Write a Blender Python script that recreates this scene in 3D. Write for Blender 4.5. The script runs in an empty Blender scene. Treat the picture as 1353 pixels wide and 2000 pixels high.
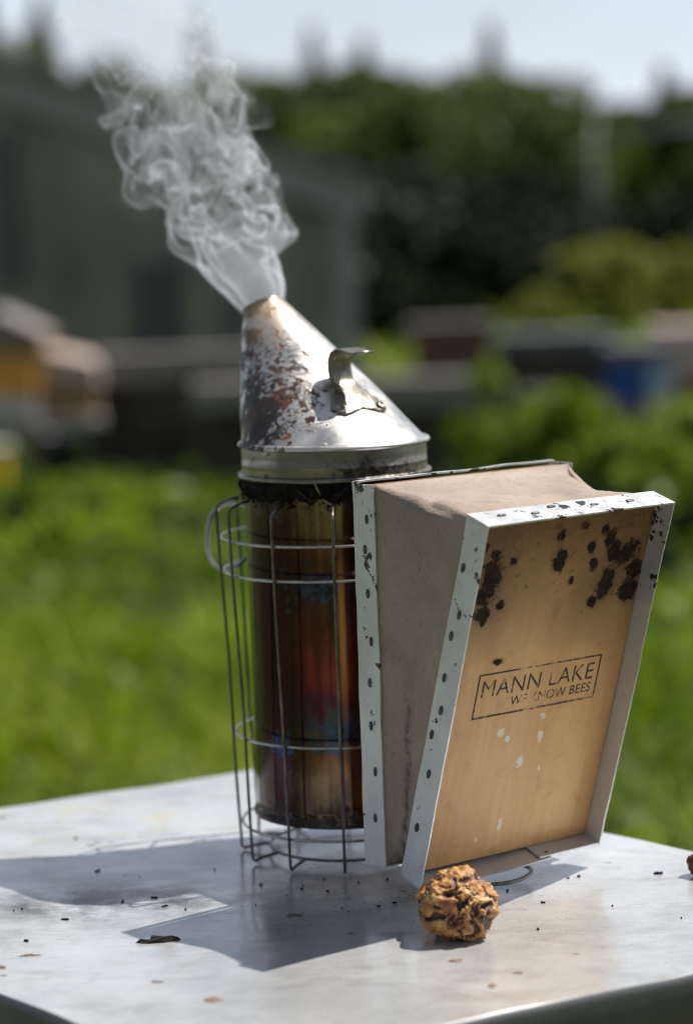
import bpy, bmesh, math, random
import numpy as np
from mathutils import Vector, Matrix, noise as mnoise

random.seed(7)
rng = np.random.default_rng(11)
R_ = math.radians
scene = bpy.context.scene
COL = scene.collection

# ------------------------------------------------------------------ camera
# world: metres, z = 0 is the top of the hive lid, the fire can's axis is the z axis
CAM = np.array([0.0, -1.32275, 0.34521])
FW = np.array([0.00442286, 0.99353109, -0.11347425])
RT = np.array([0.99941314, -0.0082463, -0.03324711])
UP = np.array([0.03396778, 0.11326061, 0.9929845])
FPX = 4594.77                       # focal length in pixels of the 1353 x 2000 photograph
GROUND = -0.66

cam_data = bpy.data.cameras.new('camera')
cam = bpy.data.objects.new('camera', cam_data)
COL.objects.link(cam)
cam_data.sensor_fit = 'VERTICAL'
cam_data.sensor_height = 36.0
cam_data.sensor_width = 24.0
cam_data.lens = FPX / 2000 * 36
cam_data.clip_start = 0.05
cam_data.clip_end = 2000
cam.matrix_world = Matrix(((RT[0], UP[0], -FW[0], CAM[0]), (RT[1], UP[1], -FW[1], CAM[1]),
                           (RT[2], UP[2], -FW[2], CAM[2]), (0, 0, 0, 1)))
cam_data.dof.use_dof = True
cam_data.dof.focus_distance = 1.215
cam_data.dof.aperture_fstop = 4.3
scene.camera = cam

# ------------------------------------------------------------------ sky, sun, exposure
SUN_DIR = Vector((0.566, 0.21, 1.0)).normalized()          # towards the sun
SUN_EL = math.asin(SUN_DIR.z)
SUN_AZ = math.atan2(SUN_DIR.x, SUN_DIR.y)
world = bpy.data.worlds.new('World')
scene.world = world
world.use_nodes = True
wn, wl = world.node_tree.nodes, world.node_tree.links
wn.clear()
w_out = wn.new('ShaderNodeOutputWorld')
w_bg = wn.new('ShaderNodeBackground')
w_sky = wn.new('ShaderNodeTexSky')
w_sky.sky_type = 'NISHITA'
w_sky.sun_disc = False
w_sky.sun_elevation = SUN_EL
w_sky.sun_rotation = SUN_AZ
w_sky.air_density = 1.0
w_sky.dust_density = 1.2
w_tc = wn.new('ShaderNodeTexCoord')
w_map = wn.new('ShaderNodeMapping')
w_map.inputs['Scale'].default_value = (1.0, 1.0, 3.0)
w_noise = wn.new('ShaderNodeTexNoise')
w_noise.inputs['Scale'].default_value = 2.6
w_noise.inputs['Detail'].default_value = 6
w_noise.inputs['Roughness'].default_value = 0.55
w_ramp = wn.new('ShaderNodeValToRGB')
w_ramp.color_ramp.elements[0].position = 0.36
w_ramp.color_ramp.elements[0].color = (0.55, 0.55, 0.55, 1)
w_ramp.color_ramp.elements[1].position = 0.66
w_ramp.color_ramp.elements[1].color = (0.95, 0.95, 0.95, 1)
w_mix = wn.new('ShaderNodeMix')
w_mix.data_type = 'RGBA'
w_mix.inputs['B'].default_value = (11.0, 12.3, 14.0, 1)      # thin bright cloud, thickest low over the horizon
wl.new(w_tc.outputs['Generated'], w_map.inputs['Vector'])
wl.new(w_map.outputs['Vector'], w_noise.inputs['Vector'])
wl.new(w_noise.outputs['Fac'], w_ramp.inputs['Fac'])
w_sep = wn.new('ShaderNodeSeparateXYZ')
w_fall = wn.new('ShaderNodeMapRange')
w_fall.inputs['From Min'].default_value = 0.06
w_fall.inputs['From Max'].default_value = 0.30
w_fall.inputs['To Min'].default_value = 1.15
w_fall.inputs['To Max'].default_value = 0.10
w_mul = wn.new('ShaderNodeMath')
w_mul.operation = 'MULTIPLY'
w_mul.use_clamp = True
wl.new(w_tc.outputs['Generated'], w_sep.inputs[0])
wl.new(w_sep.outputs['Z'], w_fall.inputs['Value'])
wl.new(w_ramp.outputs['Color'], w_mul.inputs[0])
wl.new(w_fall.outputs['Result'], w_mul.inputs[1])
wl.new(w_mul.outputs[0], w_mix.inputs['Factor'])
w_hs = wn.new('ShaderNodeHueSaturation')
w_hs.inputs['Saturation'].default_value = 0.62
wl.new(w_sky.outputs['Color'], w_hs.inputs['Color'])
wl.new(w_hs.outputs['Color'], w_mix.inputs['A'])
wl.new(w_mix.outputs['Result'], w_bg.inputs['Color'])
w_bg.inputs['Strength'].default_value = 0.058
wl.new(w_bg.outputs['Background'], w_out.inputs['Surface'])

sun_data = bpy.data.lights.new('sun', 'SUN')
sun_data.energy = 5.0
sun_data.angle = R_(0.55)
sun_data.color = (1.0, 0.955, 0.88)
sun = bpy.data.objects.new('sun', sun_data)
COL.objects.link(sun)
sun.location = (3, 1, 6)
sun.rotation_euler = (-SUN_DIR).to_track_quat('-Z', 'Y').to_euler()

scene.view_settings.view_transform = 'Standard'
scene.view_settings.look = 'None'
scene.view_settings.exposure = 0.47
scene.view_settings.gamma = 1.0
scene.view_settings.use_curve_mapping = False
scene.cycles.use_denoising = True
scene.cycles.filter_width = 1.05
scene.cycles.max_bounces = 8
scene.cycles.transparent_max_bounces = 16
scene.cycles.volume_bounces = 1
scene.cycles.sample_clamp_indirect = 6.0
scene.cycles.caustics_reflective = True
scene.cycles.volume_step_rate = 1.0
scene.cycles.volume_max_steps = 512

# ------------------------------------------------------------------ helpers
def at(px, py, y):
    """the point seen at a pixel of the photograph, on the plane that lies y metres behind the can"""
    d = FW + RT * (px - 676.5) / FPX - UP * (py - 1000) / FPX
    return CAM + d * ((y - CAM[1]) / d[1])

def on_lid(px, py, z=0.0):
    d = FW + RT * (px - 676.5) / FPX - UP * (py - 1000) / FPX
    return CAM + d * ((z - CAM[2]) / d[2])

def mesh(name, v, f, mat=None, parent=None, smooth=False):
    me = bpy.data.meshes.new(name)
    me.from_pydata([tuple(map(float, p)) for p in v], [], [tuple(int(i) for i in q) for q in f])
    me.update()
    if smooth:
        me.polygons.foreach_set('use_smooth', np.ones(len(me.polygons), bool))
    if mat:
        me.materials.append(mat)
    o = bpy.data.objects.new(name, me)
    COL.objects.link(o)
    if parent:
        o.parent = parent
    return o

def fast_mesh(name, v, quads, mat=None, parent=None, attr=None):
    """numpy arrays to one mesh of quads; attr is one float for each vertex, named tint"""
    me = bpy.data.meshes.new(name)
    nv, nq = len(v), len(quads)
    me.vertices.add(nv)
    me.vertices.foreach_set('co', np.asarray(v, np.float32).ravel())
    me.loops.add(nq * 4)
    me.loops.foreach_set('vertex_index', np.asarray(quads, np.int32).ravel())
    me.polygons.add(nq)
    me.polygons.foreach_set('loop_start', np.arange(0, nq * 4, 4, dtype=np.int32))
    me.polygons.foreach_set('loop_total', np.full(nq, 4, np.int32))
    me.update(calc_edges=True)
    if attr is not None:
        a = me.attributes.new('tint', 'FLOAT', 'POINT')
        a.data.foreach_set('value', np.asarray(attr, np.float32))
    if mat:
        me.materials.append(mat)
    o = bpy.data.objects.new(name, me)
    COL.objects.link(o)
    if parent:
        o.parent = parent
    return o

def empty(name, loc=(0, 0, 0)):
    o = bpy.data.objects.new(name, None)
    o.empty_display_size = 0.05
    o.location = loc
    COL.objects.link(o)
    return o

def tag(o, label=None, cat=None, group=None, kind=None):
    if label: o['label'] = label
    if cat: o['category'] = cat
    if group: o['group'] = group
    if kind: o['kind'] = kind
    return o

def smooth_path(pts, n=8, closed=False):
    """Catmull-Rom through the points"""
    P = [np.asarray(p, float) for p in pts]
    out = []
    m = len(P)
    rng_ = range(m if closed else m - 1)
    for i in rng_:
        p0 = P[(i - 1) % m] if closed or i > 0 else P[i]
        p1, p2 = P[i], P[(i + 1) % m]
        p3 = P[(i + 2) % m] if closed or i + 2 < m else P[(i + 1) % m]
        for k in range(n):
            t = k / n
            out.append(0.5 * ((2 * p1) + (-p0 + p2) * t + (2 * p0 - 5 * p1 + 4 * p2 - p3) * t * t
                              + (-p0 + 3 * p1 - 3 * p2 + p3) * t ** 3))
    if not closed:
        out.append(P[-1])
    return out

def tube(pts, r, n=10, closed=False):
    pts = [np.asarray(p, float) for p in pts]
    m = len(pts)
    v, f = [], []
    ref = None
    for i in range(m):
        a = pts[(i - 1) % m] if closed or i > 0 else pts[i]
        b = pts[(i + 1) % m] if closed or i < m - 1 else pts[i]
        t = (b - a) / (np.linalg.norm(b - a) + 1e-12)
        if ref is None:
            ref = np.cross(t, [0, 0, 1.0])
            if np.linalg.norm(ref) < 1e-3:
                ref = np.cross(t, [1.0, 0, 0])
        ref = ref - t * (ref @ t)
        ref /= np.linalg.norm(ref)
        bi = np.cross(t, ref)
        rr = r[i] if hasattr(r, '__len__') else r
        for k in range(n):
            an = 2 * math.pi * k / n
            v.append(pts[i] + rr * (math.cos(an) * ref + math.sin(an) * bi))
    for i in range(m if closed else m - 1):
        j = (i + 1) % m
        for k in range(n):
            l = (k + 1) % n
            f.append((i * n + k, i * n + l, j * n + l, j * n + k))
    if not closed:
        f.append(tuple(range(n - 1, -1, -1)))
        f.append(tuple((m - 1) * n + k for k in range(n)))
    return v, f

def lathe(profile, n=96, centre=(0, 0)):
    """profile: (r, z) pairs"""
    v, f = [], []
    for r, z in profile:
        for k in range(n):
            a = 2 * math.pi * k / n
            v.append((centre[0] + r * math.cos(a), centre[1] + r * math.sin(a), z))
    for i in range(len(profile) - 1):
        for k in range(n):
            l = (k + 1) % n
            f.append((i * n + k, i * n + l, (i + 1) * n + l, (i + 1) * n + k))
    return v, f

def box_grid(nx, ny, nz):
    """a subdivided unit box: verts in [0,1]^3 and quads"""
    idx, v, f = {}, [], []
    def vid(i, j, k):
        key = (i, j, k)
        if key not in idx:
            idx[key] = len(v)
            v.append((i / nx, j / ny, k / nz))
        return idx[key]
    for i in range(nx):
        for j in range(ny):
            f.append((vid(i, j, 0), vid(i, j + 1, 0), vid(i + 1, j + 1, 0), vid(i + 1, j, 0)))
            f.append((vid(i, j, nz), vid(i + 1, j, nz), vid(i + 1, j + 1, nz), vid(i, j + 1, nz)))
    for i in range(nx):
        for k in range(nz):
            f.append((vid(i, 0, k), vid(i + 1, 0, k), vid(i + 1, 0, k + 1), vid(i, 0, k + 1)))
            f.append((vid(i, ny, k), vid(i, ny, k + 1), vid(i + 1, ny, k + 1), vid(i + 1, ny, k)))
    for j in range(ny):
        for k in range(nz):
            f.append((vid(0, j, k), vid(0, j, k + 1), vid(0, j + 1, k + 1), vid(0, j + 1, k)))
            f.append((vid(nx, j, k), vid(nx, j + 1, k), vid(nx, j + 1, k + 1), vid(nx, j, k + 1)))
    return np.array(v), f

def wbox(name, lo, hi, mat, parent, rz=0.0, pivot=None, bevel=0.004):
    """bevelled box between two corners, turned about the pivot"""
    bm = bmesh.new()
    bmesh.ops.create_cube(bm, size=1)
    lo, hi = np.array(lo, float), np.array(hi, float)
    for vv in bm.verts:
        vv.co = Vector((lo + hi) / 2) + Vector(np.array(vv.co) * (hi - lo))
    b = min(bevel, 0.3 * float((hi - lo).min()))
    bmesh.ops.bevel(bm, geom=bm.edges[:], offset=b, segments=1, affect='EDGES')
    if rz:
        p = Vector(pivot) if pivot is not None else Vector((lo + hi) / 2)
        bmesh.ops.rotate(bm, verts=bm.verts, cent=p, matrix=Matrix.Rotation(rz, 3, 'Z'))
    me = bpy.data.meshes.new(name)
    bm.to_mesh(me)
    bm.free()
    me.materials.append(mat)
    o = bpy.data.objects.new(name, me)
    COL.objects.link(o)
    if parent:
        o.parent = parent
        o.location = -Vector(parent.location)
    return o

def nz(p, s=1.0, off=0.0):
    return mnoise.noise(Vector((p[0] * s + off, p[1] * s - off, p[2] * s + 3.1 * off)))

# ------------------------------------------------------------------ materials
class Mat:
    def __init__(self, name, **kw):
        self.m = bpy.data.materials.new(name)
        self.m.use_nodes = True
        self.n, self.l = self.m.node_tree.nodes, self.m.node_tree.links
        self.b = self.n['Principled BSDF']
        self.tc = self.n.new('ShaderNodeTexCoord')
        self.obj = self.tc.outputs['Object']
        for k, v in kw.items():
            self.set(k.replace('_', ' '), v)
    def set(self, key, val):
        s = self.b.inputs[key]
        if hasattr(val, 'links'):
            self.l.new(val, s)
        else:
            s.default_value = (*val, 1) if hasattr(val, '__len__') and len(val) == 3 and s.type == 'RGBA' else val
        return self
    def _in(self, sock, val):
        if hasattr(val, 'links'):
            self.l.new(val, sock)
        elif hasattr(val, '__len__') and len(val) == 3 and sock.type == 'RGBA':
            sock.default_value = (*val, 1)
        else:
            sock.default_value = val
    def mapping(self, scale=(1, 1, 1), rot=(0, 0, 0), loc=(0, 0, 0), src=None):
        n = self.n.new('ShaderNodeMapping')
        n.inputs['Scale'].default_value = scale
        n.inputs['Rotation'].default_value = rot
        n.inputs['Location'].default_value = loc
        self.l.new(src or self.obj, n.inputs['Vector'])
        return n.outputs['Vector']
    def noise(self, scale, detail=4, rough=0.55, vec=None, dist=0.0, col=False):
        n = self.n.new('ShaderNodeTexNoise')
        n.inputs['Scale'].default_value = scale
        n.inputs['Detail'].default_value = detail
        n.inputs['Roughness'].default_value = rough
        n.inputs['Distortion'].default_value = dist
        self.l.new(vec or self.obj, n.inputs['Vector'])
        return n.outputs['Color' if col else 'Fac']
    def voronoi(self, scale, vec=None, feature='F1', out='Distance'):
        n = self.n.new('ShaderNodeTexVoronoi')
        n.feature = feature
        n.inputs['Scale'].default_value = scale
        self.l.new(vec or self.obj, n.inputs['Vector'])
        return n.outputs[out]
    def ramp(self, fac, stops, interp='LINEAR'):
        n = self.n.new('ShaderNodeValToRGB')
        cr = n.color_ramp
        cr.interpolation = interp
        while len(cr.elements) < len(stops):
            cr.elements.new(0.5)
        for e, (p, c) in zip(cr.elements, stops):
            e.position = p
            e.color = (c, c, c, 1) if not hasattr(c, '__len__') else (*c, 1)
        self.l.new(fac, n.inputs['Fac'])
        return n.outputs['Color']
    def mix(self, fac, a, b, blend='MIX'):
        n = self.n.new('ShaderNodeMix')
        n.data_type = 'RGBA'
        n.blend_type = blend
        self._in(n.inputs['Factor'], fac)
        self._in(n.inputs['A'], a)
        self._in(n.inputs['B'], b)
        return n.outputs['Result']
    def math(self, op, a, b=0.0, c=None, clamp=False):
        n = self.n.new('ShaderNodeMath')
        n.operation = op
        n.use_clamp = clamp
        self._in(n.inputs[0], a)
        self._in(n.inputs[1], b)
        if c is not None:
            self._in(n.inputs[2], c)
        return n.outputs[0]
    def xyz(self, src=None):
        n = self.n.new('ShaderNodeSeparateXYZ')
        self.l.new(src or self.obj, n.inputs[0])
        return n.outputs
    def spot(self, centre, radii, vec=None):
        """1 at the centre, 0 at the edge of an ellipsoid"""
        m = self.mapping(scale=[1 / r for r in radii], loc=[-c / r for c, r in zip(centre, radii)], src=vec)
        n = self.n.new('ShaderNodeVectorMath')
        n.operation = 'LENGTH'
        self.l.new(m, n.inputs[0])
        return self.math('SUBTRACT', 1.0, n.outputs['Value'], clamp=True)
    def attr(self, name):
        n = self.n.new('ShaderNodeAttribute')
        n.attribute_name = name
        return n.outputs['Fac']
    def bump(self, h, strength=0.3, dist=0.001):
        n = self.n.new('ShaderNodeBump')
        n.inputs['Strength'].default_value = strength
        n.inputs['Distance'].default_value = dist
        self.l.new(h, n.inputs['Height'])
        self.l.new(n.outputs['Normal'], self.b.inputs['Normal'])
        return self

# frame of the bellows
AL = -0.939
D = np.array([math.cos(AL), math.sin(AL), 0.0])         # from the can towards the bellows
V = np.array([-math.sin(AL), math.cos(AL), 0.0])        # across the bellows
Z = np.array([0.0, 0.0, 1.0])
V0 = 0.0136
UB, UFB, UFT = 0.0901, 0.1300, 0.1925
Z0, Z1, ZFB, ZFT = 0.0207, 0.2213, 0.0122, 0.2050
W1, W2 = 0.1350, 0.1243
EH = D * (UFT - UFB) + Z * (ZFT - ZFB)
HF = float(np.linalg.norm(EH))
EH = EH / HF
EN = np.cross(V, EH)                                    # outward normal of the front board
FO = D * UFB + V * V0 + Z * ZFB
def Bk(u, v, z):
    return D * u + V * (v + V0) + Z * z
def Fr(w, h, n):
    return FO + V * w + EH * h + EN * n
# the front board's own frame (w, h, n) for its textures: object coordinates of parts built in that frame
BOARD_M = Matrix(((V[0], EH[0], EN[0], FO[0]), (V[1], EH[1], EN[1], FO[1]), (V[2], EH[2], EN[2], FO[2]), (0, 0, 0, 1)))

def make_materials():
    M = {}
    # ---- dusty galvanised sheet of the hive lid
    m = Mat('galvanised_lid', Metallic=0.55)
    n1 = m.noise(9, 6, 0.6)
    n2 = m.noise(60, 4, 0.6)
    base = m.ramp(n1, [(0.28, (0.48, 0.49, 0.50)), (0.5, (0.68, 0.69, 0.70)), (0.72, (0.80, 0.805, 0.81))])
    base = m.mix(m.math('MULTIPLY', m.ramp(n2, [(0.45, 0.0), (0.75, 1.0)]), 0.25), base, (0.50, 0.49, 0.47))
    # yellowish wax smears towards the back edge
    yz = m.math('MULTIPLY', m.spot((-0.15, 0.09, 0), (0.16, 0.10, 1)), m.ramp(m.noise(38, 5, 0.7), [(0.5, 0.0), (0.68, 1.0)]), clamp=True)
    base = m.mix(m.math('MULTIPLY', yz, 1.0, clamp=True), base, (0.74, 0.66, 0.36))
    # scorched brown-black smear on the left
    sm = m.math('MULTIPLY', m.spot((-0.13, -0.095, 0), (0.11, 0.055, 1)), m.ramp(m.noise(30, 6, 0.7), [(0.38, 0.0), (0.62, 1.0)]))
    base = m.mix(m.math('MULTIPLY', sm, 1.6, clamp=True), base, (0.16, 0.15, 0.15))
    # rust spots and fine dirt
    rs = m.ramp(m.noise(42, 3, 0.5, m.mapping(loc=(3.3, 1.7, 0))), [(0.70, 0.0), (0.735, 1.0)])
    base = m.mix(m.math('MULTIPLY', rs, 0.75), base, (0.20, 0.13, 0.085))
    sg = m.ramp(m.noise(17, 7, 0.72, m.mapping(loc=(1.1, 2.3, 0), scale=(1, 1.8, 1))), [(0.50, 0.0), (0.72, 1.0)])
    base = m.mix(m.math('MULTIPLY', sg, 0.62), base, (0.30, 0.295, 0.29))
    fd = m.ramp(m.noise(420, 2, 0.5), [(0.70, 0.0), (0.78, 1.0)])
    base = m.mix(m.math('MULTIPLY', fd, 0.5), base, (0.12, 0.11, 0.10))
    sc = m.ramp(m.noise(26, 5, 0.7, m.mapping(scale=(1, 22, 1), rot=(0, 0, 0.5))), [(0.60, 0.0), (0.66, 1.0)])
    base = m.mix(m.math('MULTIPLY', sc, 0.22), base, (0.34, 0.34, 0.35))
    nd = m.math('ADD', m.noise(330, 4, 0.65), m.math('MULTIPLY', m.spot((0.02, -0.10, 0), (0.16, 0.11, 1)), 0.13))
    base = m.mix(m.math('MULTIPLY', m.ramp(nd, [(0.69, 0.0), (0.76, 1.0)]), 0.8), base, (0.055, 0.045, 0.038))
    for rz_, sc_, th in ((0.35, 30, 0.635), (1.25, 24, 0.65), (-0.6, 36, 0.645)):
        s_ = m.ramp(m.noise(sc_, 4, 0.6, m.mapping(scale=(1, 34, 1), rot=(0, 0, rz_))), [(th, 0.0), (th + 0.03, 1.0)])
        base = m.mix(m.math('MULTIPLY', s_, 0.65), base, (0.27, 0.27, 0.28))
    m.set('Base Color', base)
    rough = m.ramp(m.noise(14, 6, 0.65), [(0.3, 0.11), (0.7, 0.34)])
    m.set('Roughness', rough)
    m.bump(m.math('ADD', m.noise(16, 3, 0.5), m.math('MULTIPLY', m.noise(300, 3, 0.6), 0.03)), 0.22, 0.004)
    M['lid'] = m.m
    m = Mat('shade_dark_rim', Metallic=0.3)  # shade of the lid's side faces put into a dark base colour
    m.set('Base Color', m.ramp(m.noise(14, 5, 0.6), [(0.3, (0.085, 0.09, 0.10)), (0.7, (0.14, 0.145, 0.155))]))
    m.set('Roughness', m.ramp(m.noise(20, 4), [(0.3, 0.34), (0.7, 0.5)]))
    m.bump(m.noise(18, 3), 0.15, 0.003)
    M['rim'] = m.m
    # ---- bright tin of the smoker's cone
    m = Mat('stained_tin', Metallic=0.88)
    a, x, = None, None
    cx = m.xyz()
    base = m.ramp(m.noise(30, 5, 0.6), [(0.3, (0.48, 0.475, 0.46)), (0.7, (0.70, 0.69, 0.67))])
    # the stained flank (away from the tab) and the scorched tip
    flank = m.math('MAXIMUM', m.spot((-0.046, -0.022, 0.262), (0.060, 0.066, 0.060)), m.math('MULTIPLY', m.spot((-0.048, 0.02, 0.292), (0.036, 0.06, 0.045)), 0.8))
    tip = m.spot((-0.040, 0.05, 0.318), (0.02, 0.05, 0.020))
    low = m.spot((-0.046, -0.03, 0.248), (0.026, 0.05, 0.020))
    rn = m.noise(125, 8, 0.66, dist=0.35)
    rust = m.math('MULTIPLY', m.math('ADD', flank, 0.0), 1.0)
    rmask = m.ramp(m.math('ADD', rn, m.math('MULTIPLY', rust, 0.30)), [(0.670, 0.0), (0.695, 1.0)])
    rcol = m.ramp(m.noise(90, 4, 0.6), [(0.38, (0.018, 0.010, 0.010)), (0.50, (0.060, 0.022, 0.013)), (0.60, (0.15, 0.052, 0.022)), (0.72, (0.27, 0.13, 0.065))])
    base = m.mix(rmask, base, rcol)
    bn = m.noise(105, 8, 0.66, m.mapping(loc=(0.4, 0.2, 0.9)), dist=0.4)
    bmask = m.ramp(m.math('ADD', bn, m.math('ADD', m.math('MULTIPLY', low, 0.17), m.math('ADD', m.math('MULTIPLY', flank, 0.22), m.math('MULTIPLY', tip, 0.34)))), [(0.675, 0.0), (0.70, 1.0)])
    base = m.mix(bmask, base, (0.022, 0.018, 0.020))
    wide = m.math('MULTIPLY', m.spot((-0.046, -0.01, 0.268), (0.078, 0.085, 0.075)), 0.30)
    spk = m.ramp(m.math('ADD', m.noise(330, 6, 0.72, m.mapping(loc=(0.7, 0.1, 0.3))), wide), [(0.725, 0.0), (0.76, 1.0)])
    base = m.mix(m.math('MULTIPLY', spk, 0.92), base, m.ramp(m.noise(60, 3), [(0.42, (0.018, 0.014, 0.015)), (0.6, (0.09, 0.035, 0.018))]))
    sm = m.math('MULTIPLY', m.spot((-0.035, 0.04, 0.313), (0.03, 0.06, 0.035)), 0.8)
    base = m.mix(sm, base, (0.42, 0.27, 0.15))
    hz_ = m.ramp(m.noise(70, 6, 0.7, m.mapping(scale=(1, 1, 0.35))), [(0.45, 0.0), (0.70, 1.0)])
    base = m.mix(m.math('MULTIPLY', hz_, 0.25), base, (0.22, 0.19, 0.155))
    fs = m.ramp(m.noise(480, 3, 0.6), [(0.64, 0.0), (0.74, 1.0)])
    base = m.mix(m.math('MULTIPLY', fs, 0.6), base, (0.10, 0.06, 0.04))
    m.set('Base Color', base)
    met = m.math('SUBTRACT', 0.88, m.math('MULTIPLY', m.math('ADD', bmask, rmask, clamp=True), 0.75))
    m.set('Metallic', met)
    m.set('Roughness', m.math('ADD', m.ramp(m.noise(55, 7, 0.7), [(0.35, 0.24), (0.65, 0.48)]), m.math('MULTIPLY', bmask, 0.15)))
    m.bump(m.math('ADD', m.math('MULTIPLY', bmask, 0.6), m.math('ADD', m.math('MULTIPLY', rmask, 0.3), m.math('MULTIPLY', m.noise(24, 3), 2.2))), 0.35, 0.0009)
    M['cone'] = m.m
    # ---- collar below it, dirtier
    m = Mat('dirty_tin', Metallic=0.85)
    base = m.ramp(m.noise(36, 5, 0.6, m.mapping(scale=(1, 1, 0.4))), [(0.3, (0.17, 0.155, 0.125)), (0.7, (0.36, 0.335, 0.28))])
    d1 = m.math('ADD', m.noise(170, 6, 0.75, dist=0.5), m.math('MULTIPLY', m.spot((0.03, -0.04, 0.219), (0.05, 0.05, 0.012)), 0.22))
    dm = m.ramp(d1, [(0.565, 0.0), (0.68, 1.0)])
    base = m.mix(dm, base, (0.028, 0.022, 0.016))
    m.set('Base Color', base)
    m.set('Metallic', m.math('SUBTRACT', 0.85, m.math('MULTIPLY', dm, 0.7)))
    m.set('Roughness', m.ramp(m.noise(50, 4), [(0.3, 0.24), (0.7, 0.42)]))
    m.bump(dm, 0.25, 0.0006)
    M['collar'] = m.m
    # ---- heat-tinted steel of the fire can
    m = Mat('heat_tinted_steel', Metallic=1.0)
    c = m.xyz()
    streak = m.noise(70, 4, 0.6, m.mapping(scale=(1, 1, 0.06)))
    streak2 = m.noise(220, 3, 0.6, m.mapping(scale=(1, 1, 0.04)))
    zz = m.math('ADD', c['Z'], m.math('MULTIPLY', m.math('SUBTRACT', m.noise(30, 6, 0.68), 0.5), 0.085))
    zf = m.math('DIVIDE', zz, 0.22)
    base = m.ramp(zf, [(0.10, (0.22, 0.165, 0.105)), (0.24, (0.25, 0.165, 0.095)), (0.315, (0.26, 0.115, 0.07)),
                       (0.355, (0.065, 0.13, 0.27)), (0.40, (0.15, 0.045, 0.11)), (0.50, (0.38, 0.075, 0.085)),
                       (0.62, (0.19, 0.075, 0.05)), (0.71, (0.065, 0.065, 0.10)), (0.78, (0.17, 0.085, 0.05)), (0.90, (0.30, 0.225, 0.145))])
    # away from the hottest streak the tint is a dull brown
    hot = m.math('ADD', m.spot((-0.012, -0.05, 0.11), (0.024, 0.05, 0.11)), m.math('MULTIPLY', m.math('SUBTRACT', streak, 0.5), 0.9))
    base = m.mix(m.ramp(hot, [(0.10, 1.0), (0.42, 0.0)]), base, m.ramp(zf, [(0.1, (0.20, 0.15, 0.095)), (0.30, (0.15, 0.095, 0.055)), (0.42, (0.055, 0.032, 0.022)), (0.70, (0.045, 0.032, 0.022)), (0.80, (0.12, 0.075, 0.045)), (0.92, (0.30, 0.235, 0.16))]))
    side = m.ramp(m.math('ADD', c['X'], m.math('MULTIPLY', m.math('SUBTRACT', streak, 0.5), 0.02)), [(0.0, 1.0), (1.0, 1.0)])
    # dark reflection on the left side, painted into the colour
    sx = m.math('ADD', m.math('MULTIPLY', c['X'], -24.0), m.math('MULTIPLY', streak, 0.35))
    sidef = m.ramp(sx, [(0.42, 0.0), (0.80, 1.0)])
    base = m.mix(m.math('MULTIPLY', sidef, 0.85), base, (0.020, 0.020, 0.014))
    base = m.mix(m.math('MULTIPLY', m.ramp(streak2, [(0.44, 0.0), (0.60, 1.0)]), 0.62), base, (0.075, 0.026, 0.050))
    sc_ = m.ramp(m.noise(60, 6, 0.75, m.mapping(scale=(1, 1, 0.5))), [(0.52, 0.0), (0.66, 1.0)])
    base = m.mix(m.math('MULTIPLY', sc_, 0.55), base, (0.05, 0.038, 0.028))
    bl = m.ramp(m.noise(48, 6, 0.7, dist=0.4), [(0.60, 0.0), (0.68, 1.0)])
    base = m.mix(m.math('MULTIPLY', bl, 0.55), base, (0.09, 0.13, 0.20))
    for cc, rr in (((-0.008, -0.05, 0.158), (0.030, 0.03, 0.014)), ((0.004, -0.05, 0.079), (0.026, 0.03, 0.010)), ((-0.034, -0.04, 0.070), (0.010, 0.03, 0.012))):
        pb = m.ramp(m.math('ADD', m.math('MULTIPLY', m.spot(cc, rr), 0.45), m.noise(150, 8, 0.75)), [(0.64, 0.0), (0.74, 1.0)])
        base = m.mix(m.math('MULTIPLY', pb, 0.68), base, m.ramp(m.noise(300, 4, 0.7), [(0.40, (0.020, 0.020, 0.055)), (0.60, (0.075, 0.115, 0.34))]))
    cs_ = m.math('MULTIPLY', m.spot((0.0015, -0.0507, 0.130), (0.0045, 0.02, 0.052)), m.ramp(streak2, [(0.35, 0.5), (0.6, 1.0)]))
    base = m.mix(m.math('MULTIPLY', cs_, 1.5, clamp=True), base, (0.62, 0.27, 0.16))
    soot = m.ramp(m.math('ADD', m.noise(130, 7, 0.75), m.math('ADD', m.math('MULTIPLY', m.ramp(c['Z'], [(0.188, 0.0), (0.206, 0.22)]), 1.0),
                  m.ramp(c['Z'], [(0.026, 0.20), (0.040, 0.0)]))), [(0.66, 0.0), (0.74, 1.0)])
    base = m.mix(soot, base, (0.02, 0.017, 0.014))
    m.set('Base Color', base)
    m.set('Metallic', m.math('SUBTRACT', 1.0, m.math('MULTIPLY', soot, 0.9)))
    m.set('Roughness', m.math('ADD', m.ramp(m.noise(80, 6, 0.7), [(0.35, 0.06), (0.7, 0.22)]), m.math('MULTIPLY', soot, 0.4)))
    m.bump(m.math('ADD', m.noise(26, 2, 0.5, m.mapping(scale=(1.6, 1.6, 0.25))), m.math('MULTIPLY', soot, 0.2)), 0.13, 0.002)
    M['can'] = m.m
    # ---- soot
    m = Mat('soot', Roughness=0.85, Specular_IOR_Level=0.1)
    m.set('Base Color', m.ramp(m.noise(300, 4), [(0.35, (0.004, 0.004, 0.004)), (0.75, (0.020, 0.017, 0.014))]))
    m.bump(m.noise(600, 4, 0.7), 0.8, 0.001)
    M['soot'] = m.m
    m = Mat('dry_straw', Roughness=0.7)
    m.set('Base Color', m.ramp(m.noise(200, 3), [(0.3, (0.10, 0.075, 0.045)), (0.7, (0.34, 0.27, 0.17))]))
    M['straw'] = m.m
    m = Mat('nozzle_tar', Roughness=0.6)
    m.set('Base Color', m.ramp(m.noise(300, 4), [(0.4, (0.012, 0.010, 0.009)), (0.7, (0.10, 0.055, 0.03))]))
    M['tar'] = m.m
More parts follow.
